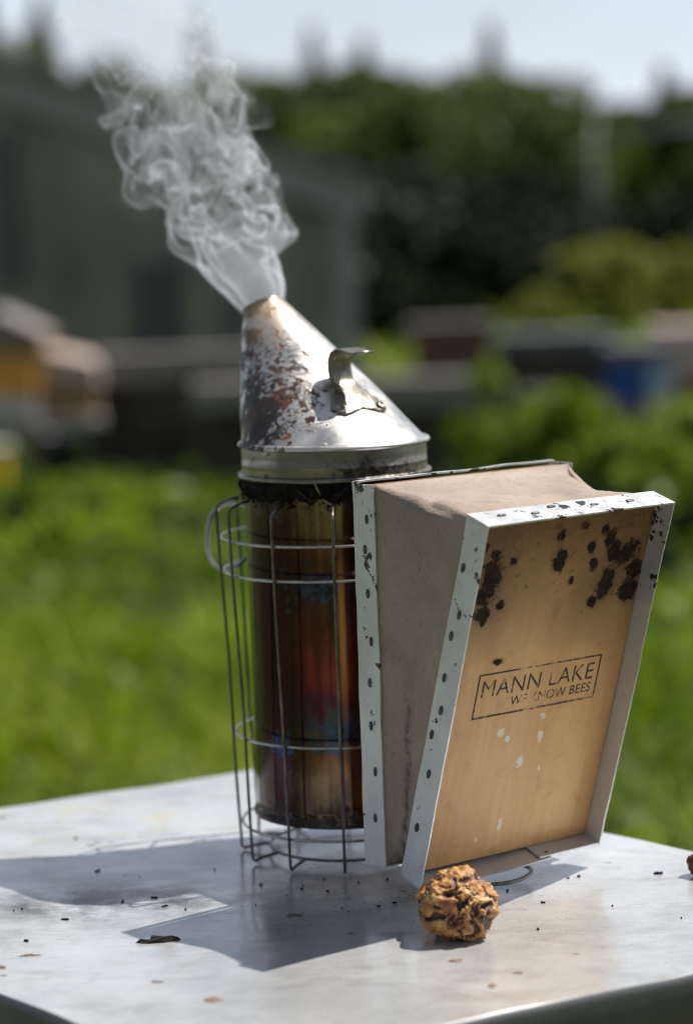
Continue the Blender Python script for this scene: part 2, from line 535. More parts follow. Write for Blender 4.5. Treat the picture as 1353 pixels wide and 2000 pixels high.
    # ---- wire
    m = Mat('steel_wire', Metallic=0.9)
    m.set('Base Color', m.ramp(m.noise(90, 5, 0.7), [(0.30, (0.075, 0.07, 0.064)), (0.62, (0.22, 0.21, 0.195)), (0.78, (0.36, 0.34, 0.31))]))
    m.set('Roughness', m.ramp(m.noise(120, 3), [(0.3, 0.30), (0.7, 0.48)]))
    M['wire'] = m.m
    m = Mat('sunlit_wire', Metallic=1.0)  # lighter copy of the wire, sun highlights put into its colour
    m.set('Base Color', m.ramp(m.noise(110, 5, 0.7), [(0.30, (0.28, 0.27, 0.26)), (0.65, (0.58, 0.56, 0.53))]))
    m.set('Roughness', m.ramp(m.noise(120, 3), [(0.3, 0.20), (0.7, 0.36)]))
    M['sunlit_wire'] = m.m
    # ---- tin bands of the bellows, rust spotted
    m = Mat('spotted_tin_band', Metallic=0.4)
    base = m.ramp(m.noise(18, 4, 0.6), [(0.3, (0.50, 0.515, 0.53)), (0.7, (0.66, 0.675, 0.69))])
    sp = m.noise(135, 8, 0.74, dist=0.3)
    up = m.ramp(m.xyz()['Z'], [(0.05, -0.03), (0.215, 0.055)])
    upn = m.n.new('ShaderNodeMath'); upn.operation = 'MULTIPLY_ADD'
    m.l.new(m.xyz()['Z'], upn.inputs[0]); upn.inputs[1].default_value = 0.55; upn.inputs[2].default_value = -0.045
    spm = m.math('MAXIMUM', m.ramp(m.math('ADD', sp, upn.outputs[0]), [(0.668, 0.0), (0.688, 1.0)]), m.ramp(m.math('ADD', m.noise(62, 6, 0.6, m.mapping(loc=(2.1, 0.3, 1.4))), upn.outputs[0]), [(0.655, 0.0), (0.672, 1.0)]))
    spc = m.ramp(m.noise(80, 2), [(0.4, (0.030, 0.012, 0.014)), (0.6, (0.020, 0.016, 0.018)), (0.7, (0.11, 0.05, 0.03))])
    base = m.mix(spm, base, spc)
    dust = m.ramp(m.noise(330, 3, 0.6), [(0.66, 0.0), (0.78, 1.0)])
    base = m.mix(m.math('MULTIPLY', dust, 0.45), base, (0.25, 0.19, 0.13))
    m.set('Base Color', base)
    m.set('Metallic', m.math('SUBTRACT', 0.45, m.math('MULTIPLY', spm, 0.4)))
    m.set('Roughness', m.ramp(m.noise(60, 6, 0.7), [(0.3, 0.28), (0.7, 0.52)]))
    m.bump(m.math('ADD', m.math('MULTIPLY', spm, 0.25), m.math('MULTIPLY', m.noise(70, 3), 1.4)), 0.4, 0.0009)
    M['band'] = m.m
    m = Mat('dark_nail', Metallic=0.7, Roughness=0.5)
    m.set('Base Color', m.ramp(m.noise(400, 3), [(0.4, (0.055, 0.06, 0.065)), (0.7, (0.15, 0.16, 0.165))]))
    M['nail'] = m.m
    # ---- leatherette of the bellows
    m = Mat('tan_leather', Roughness=0.62)
    base = m.ramp(m.noise(22, 5, 0.6), [(0.3, (0.270, 0.212, 0.172)), (0.7, (0.37, 0.298, 0.245))])
    g = m.noise(300, 4, 0.65)
    base = m.mix(m.math('MULTIPLY', m.ramp(g, [(0.55, 0.0), (0.72, 1.0)]), 0.35), base, (0.10, 0.065, 0.05))
    dk = m.ramp(m.noise(75, 6, 0.75), [(0.64, 0.0), (0.72, 1.0)])
    base = m.mix(m.math('MULTIPLY', dk, 0.65), base, (0.06, 0.035, 0.026))
    def dot(vec):
        n_ = m.n.new('ShaderNodeVectorMath'); n_.operation = 'DOT_PRODUCT'
        m.l.new(m.obj, n_.inputs[0]); n_.inputs[1].default_value = tuple(vec)
        return n_.outputs['Value']
    cl = m.math('SUBTRACT', dot(D), m.math('MULTIPLY_ADD', dot(Z), 0.085, 0.1145))
    cl = m.math('ABSOLUTE', m.math('ADD', cl, m.math('MULTIPLY', m.math('SUBTRACT', m.noise(60, 5, 0.6), 0.5), 0.006)))
    cm_ = m.math('MULTIPLY', m.ramp(cl, [(0.0003, 1.0), (0.0011, 0.0)]), m.ramp(dot(Z), [(0.10, 1.0), (0.135, 0.0)]))
    cm_ = m.math('MULTIPLY', cm_, m.ramp(m.noise(220, 3), [(0.38, 0.15), (0.6, 1.0)]))
    base = m.mix(m.math('MULTIPLY', cm_, 0.85), base, (0.035, 0.02, 0.015))
    scf = m.ramp(m.noise(34, 7, 0.75), [(0.52, 0.0), (0.70, 1.0)])
    base = m.mix(m.math('MULTIPLY', scf, 0.35), base, (0.17, 0.115, 0.09))
    m.set('Base Color', base)
    vo = m.voronoi(620)
    m.bump(m.math('ADD', m.math('MULTIPLY', vo, 0.5), m.math('ADD', m.math('MULTIPLY', g, 0.6), m.math('MULTIPLY', m.noise(50, 3), 1.0))), 0.35, 0.0008)
    m.set('Specular IOR Level', 0.35)
    M['leather'] = m.m
    # ---- plywood of the bellows boards; object coordinates are (w, h, n) of the board
    m = Mat('plywood', Roughness=0.48)
    gr = m.noise(46, 6, 0.62, m.mapping(scale=(1.0, 0.045, 1.0)), dist=0.3)
    gr2 = m.noise(300, 3, 0.55, m.mapping(scale=(1.0, 0.03, 1.0)))
    base = m.ramp(gr, [(0.28, (0.53, 0.285, 0.105)), (0.5, (0.62, 0.35, 0.138)), (0.72, (0.68, 0.41, 0.18))])
    base = m.mix(m.math('MULTIPLY', m.ramp(gr2, [(0.5, 0.0), (0.8, 1.0)]), 0.22), base, (0.27, 0.14, 0.06))
    c = m.xyz()
    # scorch stain: browned towards the top, darkest in the corners
    hz = m.math('ADD', c['Y'], m.math('MULTIPLY', m.math('SUBTRACT', m.noise(26, 5, 0.65), 0.5), 0.05))
    st = m.ramp(hz, [(0.118, 0.0), (0.155, 0.45), (0.192, 1.0)])
    base = m.mix(m.math('MULTIPLY', st, 0.92), base, (0.115, 0.046, 0.015))
    for cc, rr, k in (((-0.044, 0.163, 0), (0.024, 0.045, 1), 0.75), ((0.046, 0.157, 0), (0.034, 0.052, 1), 0.72), ((0.02, 0.142, 0), (0.022, 0.026, 1), 0.35)):
        s = m.math('MULTIPLY', m.spot(cc, rr), m.ramp(m.noise(34, 5, 0.6), [(0.3, 0.55), (0.65, 1.0)]))
        base = m.mix(m.math('MULTIPLY', s, k * 1.3, clamp=True), base, (0.065, 0.032, 0.016))
    # smoke-browned margins
    ex = m.math('ABSOLUTE', c['X'])
    mg = m.math('MULTIPLY', m.ramp(m.math('ADD', ex, m.math('MULTIPLY', m.math('SUBTRACT', m.noise(40, 5), 0.5), 0.02)), [(0.045, 0.0), (0.064, 1.0)]), 0.40)
    base = m.mix(mg, base, (0.20, 0.095, 0.035))
    mot = m.ramp(m.noise(24, 6, 0.7), [(0.40, 0.0), (0.72, 1.0)])
    base = m.mix(m.math('MULTIPLY', mot, 0.30), base, (0.40, 0.21, 0.085))
    # tar: black patches with hard edges
    tn = m.noise(150, 9, 0.78, dist=0.25)
    tar = None
    for cc, rr in (((-0.043, 0.168, 0), (0.011, 0.024, 1)), ((-0.047, 0.158, 0), (0.008, 0.010, 1)), ((0.048, 0.172, 0), (0.015, 0.013, 1)), ((0.039, 0.174, 0), (0.008, 0.010, 1)), ((0.038, 0.156, 0), (0.012, 0.013, 1)), ((0.056, 0.162, 0), (0.010, 0.010, 1)),
                   ((0.022, 0.178, 0), (0.005, 0.006, 1)), ((0.026, 0.168, 0), (0.005, 0.006, 1)), ((-0.030, 0.176, 0), (0.005, 0.005, 1)), ((-0.034, 0.152, 0), (0.005, 0.005, 1)), ((0.030, 0.146, 0), (0.006, 0.006, 1)), ((-0.052, 0.186, 0), (0.006, 0.006, 1)), ((0.012, 0.160, 0), (0.004, 0.004, 1)), ((0.014, 0.191, 0), (0.006, 0.004, 1)),
                   ((0.055, 0.150, 0), (0.012, 0.014, 1)), ((0.001, 0.1725, 0), (0.0085, 0.010, 1)), ((0.034, 0.182, 0), (0.006, 0.009, 1)),
                   ((0.030, 0.187, 0), (0.005, 0.006, 1)), ((-0.046, 0.148, 0), (0.010, 0.009, 1)), ((-0.001, 0.187, 0), (0.005, 0.006, 1)), ((-0.028, 0.1195, 0), (0.006, 0.003, 1))):
        s = m.spot(cc, rr)
        tar = s if tar is None else m.math('MAXIMUM', tar, s)
    halo = m.ramp(m.math('ADD', m.math('MULTIPLY', tar, 0.40), m.math('MULTIPLY', m.noise(70, 6, 0.65), 0.55)), [(0.30, 0.0), (0.52, 1.0)])
    base = m.mix(m.math('MULTIPLY', halo, 0.55), base, (0.12, 0.05, 0.02))
    tmask = m.ramp(m.math('ADD', m.math('MULTIPLY', tar, 0.42), m.math('MULTIPLY', tn, 0.95)), [(0.625, 0.0), (0.66, 0.55), (0.70, 1.0)])
    base = m.mix(m.math('MULTIPLY', tmask, 0.96), base, m.ramp(m.noise(160, 4), [(0.4, (0.007, 0.005, 0.005)), (0.75, (0.035, 0.022, 0.016))]))
    # brown speckle near the top, and a few white drips lower down
    sk = m.ramp(m.math('ADD', m.noise(190, 5, 0.7), m.math('MULTIPLY', st, 0.11)), [(0.66, 0.0), (0.72, 1.0)])
    base = m.mix(m.math('MULTIPLY', sk, 0.8), base, (0.10, 0.035, 0.015))
    wd = None
    for cc, rr in (((-0.0165, 0.077, 0), (0.006, 0.005, 1)), ((-0.0105, 0.0715, 0), (0.004, 0.004, 1)), ((0.0125, 0.0705, 0), (0.0035, 0.007, 1)), ((0.012, 0.082, 0), (0.004, 0.003, 1)),
                   ((0.002, 0.056, 0), (0.004, 0.007, 1)), ((-0.004, 0.020, 0), (0.003, 0.009, 1)), ((-0.019, 0.013, 0), (0.003, 0.004, 1)), ((0.0165, 0.050, 0), (0.0015, 0.004, 1))):
        s = m.spot(cc, rr)
        wd = s if wd is None else m.math('MAXIMUM', wd, s)
    wmask = m.ramp(m.math('ADD', m.math('MULTIPLY', wd, 0.5), m.math('MULTIPLY', m.noise(380, 6, 0.7), 1.0)), [(0.74, 0.0), (0.80, 1.0)])
    base = m.mix(m.math('MULTIPLY', wmask, 0.85), base, (0.74, 0.70, 0.62))
    m.set('Base Color', base)
    m.set('Roughness', m.math('ADD', 0.48, m.math('MULTIPLY', tmask, 0.12)))
    m.set('Specular IOR Level', m.math('SUBTRACT', 0.45, m.math('MULTIPLY', tmask, 0.36)))
    m.bump(m.math('ADD', m.math('MULTIPLY', gr2, 0.25), m.math('ADD', m.math('MULTIPLY', tmask, 1.0), m.math('MULTIPLY', wmask, 0.5))), 0.35, 0.0006)
    M['ply'] = m.m
    # ---- stamped ink, worn through in places
    m = Mat('stamped_ink', Roughness=0.6)
    m.set('Base Color', (0.045, 0.022, 0.012))
    wear = m.ramp(m.noise(130, 4, 0.6), [(0.36, 0.25), (0.50, 0.92)])
    f1 = m.spot((0.0065, 0.0925, 0), (0.020, 0.012, 1))
    f2 = m.math('MULTIPLY', m.spot((0.003, 0.112, 0), (0.034, 0.006, 1)), 0.7)
    m.set('Alpha', m.math('SUBTRACT', wear, m.math('MULTIPLY', m.math('MAXIMUM', f1, f2), m.ramp(m.noise(330, 3), [(0.38, 1.3), (0.62, 0.2)])), clamp=True))
    M['ink'] = m.m
    # ---- crumbly propolis
    m = Mat('propolis', Roughness=0.55)
    base = m.ramp(m.noise(95, 5, 0.6), [(0.30, (0.11, 0.035, 0.012)), (0.42, (0.31, 0.125, 0.034)), (0.53, (0.45, 0.22, 0.065)), (0.68, (0.62, 0.42, 0.20))])
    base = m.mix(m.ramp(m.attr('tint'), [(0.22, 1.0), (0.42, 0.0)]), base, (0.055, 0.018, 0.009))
    m.set('Base Color', base)
    m.set('Subsurface Weight', 0.12)
    m.set('Subsurface Radius', (0.004, 0.0015, 0.0006))
    m.bump(m.noise(420, 4, 0.6), 0.5, 0.001)
    M['propolis'] = m.m
    m = Mat('dark_wax', Roughness=0.6)
    m.set('Base Color', m.ramp(m.noise(150, 4), [(0.3, (0.05, 0.012, 0.008)), (0.7, (0.20, 0.06, 0.035))]))
    m.bump(m.noise(300, 4), 0.6, 0.001)
    M['dark_wax'] = m.m
    m = Mat('brown_wax', Roughness=0.6)
    m.set('Base Color', m.ramp(m.noise(300, 4), [(0.3, (0.11, 0.06, 0.035)), (0.7, (0.26, 0.18, 0.12))]))
    M['brown_wax'] = m.m
    m = Mat('char', Roughness=0.85, Specular_IOR_Level=0.15)
    m.set('Base Color', m.ramp(m.noise(250, 3), [(0.3, (0.012, 0.011, 0.011)), (0.7, (0.05, 0.042, 0.036))]))
    M['char'] = m.m
    # ---- plain weathered paints and woods for the surroundings
    def plain(name, c0, c1, scale=8, rough=0.7, stretch=(1, 1, 1), metallic=0.0):
        m = Mat(name, Roughness=rough, Metallic=metallic)
        n = m.noise(scale, 5, 0.6, m.mapping(scale=stretch))
        m.set('Base Color', m.ramp(n, [(0.3, c0), (0.7, c1)]))
        m.bump(n, 0.3, 0.01)
        return m.m
    M['grey_wood'] = plain('grey_wood', (0.15, 0.135, 0.125), (0.27, 0.25, 0.23), 10, 0.8, (0.2, 1, 1))
    M['brown_wood'] = plain('brown_wood', (0.07, 0.06, 0.05), (0.13, 0.11, 0.095), 8, 0.85)
    M['dark_wood'] = plain('dark_wood', (0.035, 0.030, 0.024), (0.085, 0.07, 0.055), 8, 0.85)
    M['hive_wood'] = plain('hive_wood', (0.16, 0.11, 0.07), (0.30, 0.21, 0.13), 12, 0.75, (1, 1, 4))
    M['white_box'] = plain('white_paint', (0.38, 0.37, 0.34), (0.54, 0.53, 0.50))
    M['orange_box'] = plain('orange_paint', (0.62, 0.27, 0.045), (0.75, 0.36, 0.075))
    M['yellow_box'] = plain('yellow_paint', (0.62, 0.38, 0.02), (0.72, 0.46, 0.04))
    M['tan_box'] = plain('tan_wood', (0.34, 0.20, 0.09), (0.48, 0.31, 0.16))
    M['pink_lid'] = plain('pale_pink_board', (0.40, 0.30, 0.26), (0.54, 0.43, 0.38))
    M['red_box'] = plain('brown_red_paint', (0.10, 0.028, 0.014), (0.17, 0.05, 0.026))
    M['blue_box'] = plain('blue_paint', (0.005, 0.055, 0.22), (0.012, 0.09, 0.34))
    M['pale_blue'] = plain('pale_blue_paint', (0.25, 0.36, 0.52), (0.38, 0.47, 0.62))
    M['navy'] = plain('navy_plastic', (0.006, 0.012, 0.026), (0.012, 0.022, 0.04), rough=0.5)
    M['grey_lid'] = plain('grey_sheet', (0.10, 0.10, 0.11), (0.17, 0.17, 0.18), rough=0.45, metallic=0.5)  # darkened sheet, the shade on the far hives put into its colour
    M['shed_board'] = plain('shed_board', (0.11, 0.118, 0.092), (0.31, 0.30, 0.275), 1.6, 0.85, (1, 1, 0.45))
    M['shed_trim'] = plain('shed_trim', (0.22, 0.225, 0.23), (0.34, 0.345, 0.35))
    M['shed_roof'] = plain('shed_roof', (0.16, 0.165, 0.17), (0.27, 0.275, 0.28), rough=0.5, metallic=0.3)
    M['pane'] = plain('dusty_pane', (0.035, 0.055, 0.060), (0.06, 0.085, 0.09), rough=0.25)
    M['pipe'] = plain('grey_pipe', (0.06, 0.064, 0.064), (0.10, 0.105, 0.105), rough=0.6, metallic=0.2)
    M['bark'] = plain('bark', (0.045, 0.035, 0.026), (0.10, 0.08, 0.06), 4, 0.9, (1, 1, 0.2))
    # ---- leaves and grass
    def leafy(name, stops, trans=0.35, rough=0.5):
        m = Mat(name, Roughness=rough)
        n = m.math('ADD', m.math('MULTIPLY', m.attr('tint'), 0.75), m.math('MULTIPLY', m.noise(1.3, 3), 0.25))
        col = m.ramp(n, stops)
        m.set('Base Color', col)
        m.set('Specular IOR Level', 0.3)
        t = m.n.new('ShaderNodeBsdfTranslucent')
        mix = m.n.new('ShaderNodeMixShader')
        mix.inputs['Fac'].default_value = trans
        m.l.new(m.mix(0.5, col, (1.0, 0.9, 0.25), 'MULTIPLY'), t.inputs['Color'])
        m.l.new(m.b.outputs['BSDF'], mix.inputs[1])
        m.l.new(t.outputs['BSDF'], mix.inputs[2])
        m.l.new(mix.outputs['Shader'], m.n['Material Output'].inputs['Surface'])
        return m.m
    M['grass'] = leafy('grass_blades', [(0.15, (0.028, 0.058, 0.003)), (0.42, (0.115, 0.205, 0.003)), (0.70, (0.225, 0.32, 0.004)), (0.92, (0.32, 0.33, 0.06))], 0.45)
    M['leaf_dark'] = leafy('dark_leaves', [(0.2, (0.036, 0.058, 0.012)), (0.6, (0.090, 0.130, 0.020)), (0.85, (0.155, 0.205, 0.035))], 0.3)
    M['leaf_deep_shade'] = leafy('deep_shade_leaves', [(0.2, (0.010, 0.018, 0.007)), (0.8, (0.032, 0.050, 0.016))], 0.15)  # near-black base, the shade low in the wood put into the leaf colour
    M['leaf_conifer'] = leafy('conifer_needles', [(0.2, (0.020, 0.034, 0.018)), (0.8, (0.05, 0.075, 0.035))], 0.15)
    M['leaf_pale'] = leafy('yellow_green_leaves', [(0.2, (0.16, 0.19, 0.030)), (0.8, (0.30, 0.32, 0.07))], 0.35)
    M['leaf_bright'] = leafy('bright_leaves', [(0.2, (0.06, 0.11, 0.008)), (0.55, (0.16, 0.25, 0.016)), (0.80, (0.38, 0.45, 0.12))], 0.42, 0.38)
    M['flower'] = leafy('white_umbels', [(0.2, (0.45, 0.50, 0.40)), (0.8, (0.72, 0.75, 0.66))], 0.3)
    m = Mat('meadow_soil', Roughness=0.95)
    m.set('Base Color', m.ramp(m.noise(0.9, 6, 0.6), [(0.3, (0.050, 0.062, 0.016)), (0.55, (0.080, 0.092, 0.024)), (0.75, (0.11, 0.108, 0.040))]))
    M['soil'] = m.m
    return M
M = make_materials()

# ================================================================== the ground
gv, gf = [], []
ys = [-300, -60, -20, -8, -3, 0, 3, 6, 9, 13, 18, 26, 40, 60, 100, 200, 900]
xs = [-600, -150, -50, -20, -9, -4, -2, 0, 2, 4, 9, 20, 50, 150, 600]
for y in ys:
    for x in xs:
        gv.append((x, y, GROUND + (0.03 * nz((x, y, 0), 0.4) if abs(x) < 60 and abs(y) < 60 else 0)))
for j in range(len(ys) - 1):
    for i in range(len(xs) - 1):
        a = j * len(xs) + i
        gf.append((a, a + 1, a + 1 + len(xs), a + len(xs)))
tag(mesh('ground', gv, gf, M['soil'], smooth=True), kind='structure')

# ================================================================== the hive whose lid is the table
E1 = np.array([math.cos(R_(28)), math.sin(R_(28)), 0])
E2 = np.array([math.sin(R_(28)), -math.cos(R_(28)), 0])
S0, S1, T0, T1 = -0.270, 0.150, -0.2147, 0.294
def lid_pt(s, t, z=0.0):
    return E1 * (s + 0.22 * (t - 0.1)) + E2 * t + Z * z
hive = tag(empty('beehive', tuple(lid_pt((S0 + S1) / 2, (T0 + T1) / 2, GROUND))),
           'wooden beehive under a dented galvanised metal lid that carries the smoker', 'beehive')
def under_hive(o):
    o.parent = hive
    o.location = -Vector(hive.location)
    return o
NS, NT = 84, 100
lv, lf, lidx = [], [], {}
def lid_height(p, es, et):
    """dents; calm under the smoker, the outer edges wave a little"""
    near = math.exp(-((p[0] - 0.03) ** 2 + (p[1] + 0.06) ** 2) / 0.013)
    w = 0.0016 * nz(p, 9.0, 0.7) + 0.0007 * nz(p, 24.0, 2.2)
    edge = max(0.0, 1 - min(es, et) / 0.05)
    w += edge * 0.0016 * nz(p, 8.0, 5.5) - edge * edge * 0.0008
    return w * (1 - near)
prof = [(-0.0012, -0.034), (-0.0008, -0.018), (0.0, -0.006), (0.0012, -0.0018)]
ss = np.linspace(S0, S1, NS + 1)
ts = np.linspace(T0, T1, NT + 1)
for j, t in enumerate(ts):
    for i, s in enumerate(ss):
        p = lid_pt(s, t)
        p = p + Z * lid_height(p, min(s - S0, S1 - s), min(t - T0, T1 - t))
        lidx[(i, j)] = len(lv)
        lv.append(p)
for j in range(NT):
    for i in range(NS):
        lf.append((lidx[(i, j)], lidx[(i, j + 1)], lidx[(i + 1, j + 1)], lidx[(i + 1, j)]))
# folded-down rim, its shade put into a darker colour than the top
rimf = []
loop = [(i, 0) for i in range(NS)] + [(NS, j) for j in range(NT)] + [(i, NT) for i in range(NS, 0, -1)] + [(0, j) for j in range(NT, 0, -1)]
cen = lid_pt((S0 + S1) / 2, (T0 + T1) / 2)
prev = [lidx[k] for k in loop]
for dr, dz in ((0.0014, -0.0012), (0.0020, -0.004), (0.0004, -0.016), (-0.0022, -0.030), (-0.0036, -0.031)):
    cur = []
    for k in loop:
        p = np.array(lv[lidx[k]])
        i, j = k
        o = np.zeros(3)
        if i == 0: o -= E1
        if i == NS: o += E1
        if j == 0: o -= E2
        if j == NT: o += E2
        wob = 1 + 0.5 * nz(p, 20, 9.1)
        cur.append(len(lv))
        lv.append(p + o * dr * wob + Z * dz)
    for a in range(len(loop)):
        b = (a + 1) % len(loop)
        rimf.append((prev[a], prev[b], cur[b], cur[a]))
    prev = cur
used_ = sorted({i for q in rimf for i in q})
rmap = {i: k for k, i in enumerate(used_)}
o = mesh('metal_lid', lv[:(NS + 1) * (NT + 1)], lf, M['lid'], smooth=True)
under_hive(o)
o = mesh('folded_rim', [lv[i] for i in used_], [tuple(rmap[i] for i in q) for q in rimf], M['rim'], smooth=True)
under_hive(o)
def hive_box(name, z0, z1, inset, mat):
    v = [lid_pt(s, t, z) for z in (z0, z1) for (s, t) in ((S0 + inset, T0 + inset), (S1 - inset, T0 + inset), (S1 - inset, T1 - inset), (S0 + inset, T1 - inset))]
    f = [(3, 2, 1, 0), (4, 5, 6, 7), (0, 1, 5, 4), (1, 2, 6, 5), (2, 3, 7, 6), (3, 0, 4, 7)]
    b = mesh(name, v, f, mat)
    return under_hive(b)
hive_box('inner_cover', -0.022, -0.0085, 0.010, M['hive_wood'])
hive_box('brood_box', -0.262, -0.0225, 0.012, M['hive_wood'])
hive_box('brood_box', -0.503, -0.263, 0.012, M['hive_wood'])
hive_box('bottom_board', -0.54, -0.504, 0.004, M['dark_wood'])
hive_box('stand', GROUND - 0.01, -0.541, 0.03, M['dark_wood'])

# ================================================================== the smoker
smoker = tag(empty('bee_smoker'), 'sooty bee smoker with wire guard and tan bellows puffing smoke on the metal lid', 'bee smoker')
ZR = 0.2347
# ---- fire can
RC = 0.0508
can_prof = [(0.0, 0.0262), (RC - 0.0012, 0.0262), (RC + 0.0004, 0.0246), (RC + 0.0016, 0.0238), (RC + 0.0020, 0.0252), (RC + 0.0012, 0.0268)]
can_prof += [(RC, 0.0275)] + [(RC, z) for z in np.linspace(0.032, 0.2165, 40)] + [(RC - 0.001, 0.2168)]
v, f = lathe(can_prof, 128)
can = mesh('fire_can', v, f, M['can'], smoker, smooth=True)
# overlapped seam down the can, a shallow strip
sa = R_(262)
v = []
for z in (0.030, 0.214):
    for k, da in enumerate((-0.06, -0.058, 0.058, 0.06)):
        r = RC + (0.0005 if k in (1, 2) else 0.0)
        v.append((r * math.cos(sa + da), r * math.sin(sa + da), z))
# ---- soot crust below the lid
v, f = [], []
nn = 150
rows = [(RC + 0.0004, 0.2175), (RC + 0.0026, 0.2165), (RC + 0.0030, 0.2125), (RC + 0.0020, 0.2085), (RC + 0.0002, 0.2060)]
for i, (r, z) in enumerate(rows):
    for k in range(nn):
        a = 2 * math.pi * k / nn
        q = (math.cos(a), math.sin(a), i * 0.3)
        j = 0.0011 * nz(q, 9, i) + 0.0008 * nz(q, 30, i)
        dz = (0.0022 * nz(q, 7, 4 + i) + 0.0020 * nz(q, 23, 6 + i)) * (i / 4)
        v.append(((r + (j if i < 4 else j * 0.3)) * math.cos(a), (r + (j if i < 4 else j * 0.3)) * math.sin(a), z + dz))
for i in range(len(rows) - 1):
    for k in range(nn):
        l = (k + 1) % nn
        f.append((i * nn + k, (i + 1) * nn + k, (i + 1) * nn + l, i * nn + l))
crust = mesh('soot_crust', v, f, M['soot'], can)
v, f = [], []
for k in range(260):
    a = rng.uniform(0, 2 * math.pi)
    r = RC + rng.uniform(0.001, 0.0035)
    z = rng.uniform(0.2045, 0.2150) - max(0, rng.normal(0, 0.0015))
    c = np.array([r * math.cos(a), r * math.sin(a), z])
    tx = np.array([-math.sin(a), math.cos(a), 0])
    dirv = tx * rng.normal(0, 0.8) + Z * rng.normal(-0.5, 0.6)
    dirv /= np.linalg.norm(dirv)
    L, wd = rng.uniform(0.0010, 0.0036), rng.uniform(0.0004, 0.0010)
    rad = np.array([math.cos(a), math.sin(a), 0])
    s2 = np.cross(dirv, rad)
    b = len(v)
    v += [c - dirv * L - rad * 0.0006, c + s2 * wd + rad * wd * 0.5, c + dirv * L, c - s2 * wd + rad * wd * 0.5, c + rad * wd * 1.4]
    f += [(b, b + 1, b + 4), (b + 1, b + 2, b + 4), (b + 2, b + 3, b + 4), (b + 3, b, b + 4), (b, b + 3, b + 2, b + 1)]
tag(mesh('soot_crumbs', v, f, M['soot'], can), kind='stuff')
for px, py, dx, dz, L in ((622, 945, 0.45, -1.0, 0.010), (668, 955, -0.8, -0.75, 0.012), (600, 962, 0.75, -0.6, 0.010), (612, 958, 0.3, 0.7, 0.006), (642, 975, 0.9, -0.5, 0.008), (655, 962, -0.5, -0.6, 0.009)):
    a = math.asin(max(-1, min(1, (px - 655) * 0.000287 / RC)))
    rad = np.array([math.sin(a), -math.cos(a), 0])
    zc = 0.2165 - (py - 937) * 0.000287
    c = rad * (RC + 0.0032) + Z * zc
    tx = np.array([math.cos(a), math.sin(a), 0])
    dv = tx * dx + Z * dz + rad * 0.15
    dv /= np.linalg.norm(dv)
    vv, ff = tube([c - dv * L / 2, c + rad * 0.0006, c + dv * L / 2], [0.0005, 0.0007, 0.0002], 5)
    mesh('straw', vv, ff, M['straw'] if px in (622, 642) else M['char'], can)

# ---- lid: cone, bead, collar, lower lip
lid = None
TIPC = -D * 0.0640 + Z * 0.3100
RT_ = 0.0125
tipn = (-D * 0.42 + Z * 0.907)
tipn = tipn / np.linalg.norm(tipn)
tipu = np.cross(V, tipn)
tipu /= np.linalg.norm(tipu)
def cone_pt(a, t):
    """a: angle from +D towards +V; t 0 at the bead, 1 at the nozzle"""
    rb = 0.0518
    p0 = (D * math.cos(a) + V * math.sin(a)) * rb + Z * (ZR + 0.0005)
    s = D * (tipn[2]) - Z * (tipn @ D)
    s /= np.linalg.norm(s)
    p1 = TIPC + (s * math.cos(a) + V * math.sin(a)) * RT_
    p = p0 * (1 - t) + p1 * t
    dent = 0.00045 * nz(p, 38, 3.3) * math.sin(math.pi * t)
    out = D * math.cos(a) + V * math.sin(a)
    flare = 0.0016 * math.sin(math.pi * t) ** 1.0
    return p + out * (dent + flare)
v, f = [], []
na, ntt = 128, 44
for j in range(ntt + 1):
    for k in range(na):
        v.append(cone_pt(2 * math.pi * k / na, j / ntt))
# rolled nozzle lip and the inside wall
for dr, dn in ((0.0003, 0.0006), (-0.0006, 0.0010), (-0.0012, 0.0002), (-0.0013, -0.012)):
    for k in range(na):
        a = 2 * math.pi * k / na
        s = D * tipn[2] - Z * (tipn @ D)
        s /= np.linalg.norm(s)
        rr = RT_ + dr + 0.0005 * nz((math.cos(a) * 2, math.sin(a) * 2, 1.0), 1.5, 3)
        v.append(TIPC + (s * math.cos(a) + V * math.sin(a)) * rr + tipn * (dn + 0.0009 * nz((math.cos(a) * 2, math.sin(a) * 2, 0), 1.2, 1)))
rowsn = ntt + 1 + 4
for j in range(rowsn - 1):
    for k in range(na):
        l = (k + 1) % na
        f.append((j * na + k, j * na + l, (j + 1) * na + l, (j + 1) * na + k))
cone = mesh('lid_cone', v, f, M['cone'], smoker, smooth=True)
# bead around the foot of the cone
bead = []
for k in range(12):
    a = 2 * math.pi * k / 12
    bead.append((0.0523 + 0.0019 * math.cos(a), ZR + 0.0017 * math.sin(a)))
v, f = lathe(bead + [bead[0]], 128)
mesh('rolled_bead', v, f, M['cone'], cone, smooth=True)
# collar
cp = [(0.0518, ZR - 0.0012), (0.05220, ZR - 0.0020), (0.05222, ZR - 0.0021), (0.05222, ZR - 0.0060), (0.05222, ZR - 0.0104), (0.05238, ZR - 0.0106), (0.05246, ZR - 0.0109), (0.05238, ZR - 0.0112), (0.05228, ZR - 0.0114), (0.05228, ZR - 0.0135), (0.05228, ZR - 0.0158)]
v, f = lathe(cp, 128)
mesh('collar', v, f, M['collar'], cone, smooth=True)
lp = [(0.0522, ZR - 0.0158), (0.0535, ZR - 0.0161), (0.0546, ZR - 0.0168), (0.0547, ZR - 0.0178), (0.0537, ZR - 0.0186), (0.0515, ZR - 0.0186)]
v, f = lathe(lp, 128)
v = [np.array(p) + Z * 0.0006 * nz(np.array(p) * 40, 1, 2) for p in v]
mesh('collar_lip', v, f, M['collar'], cone, smooth=True)

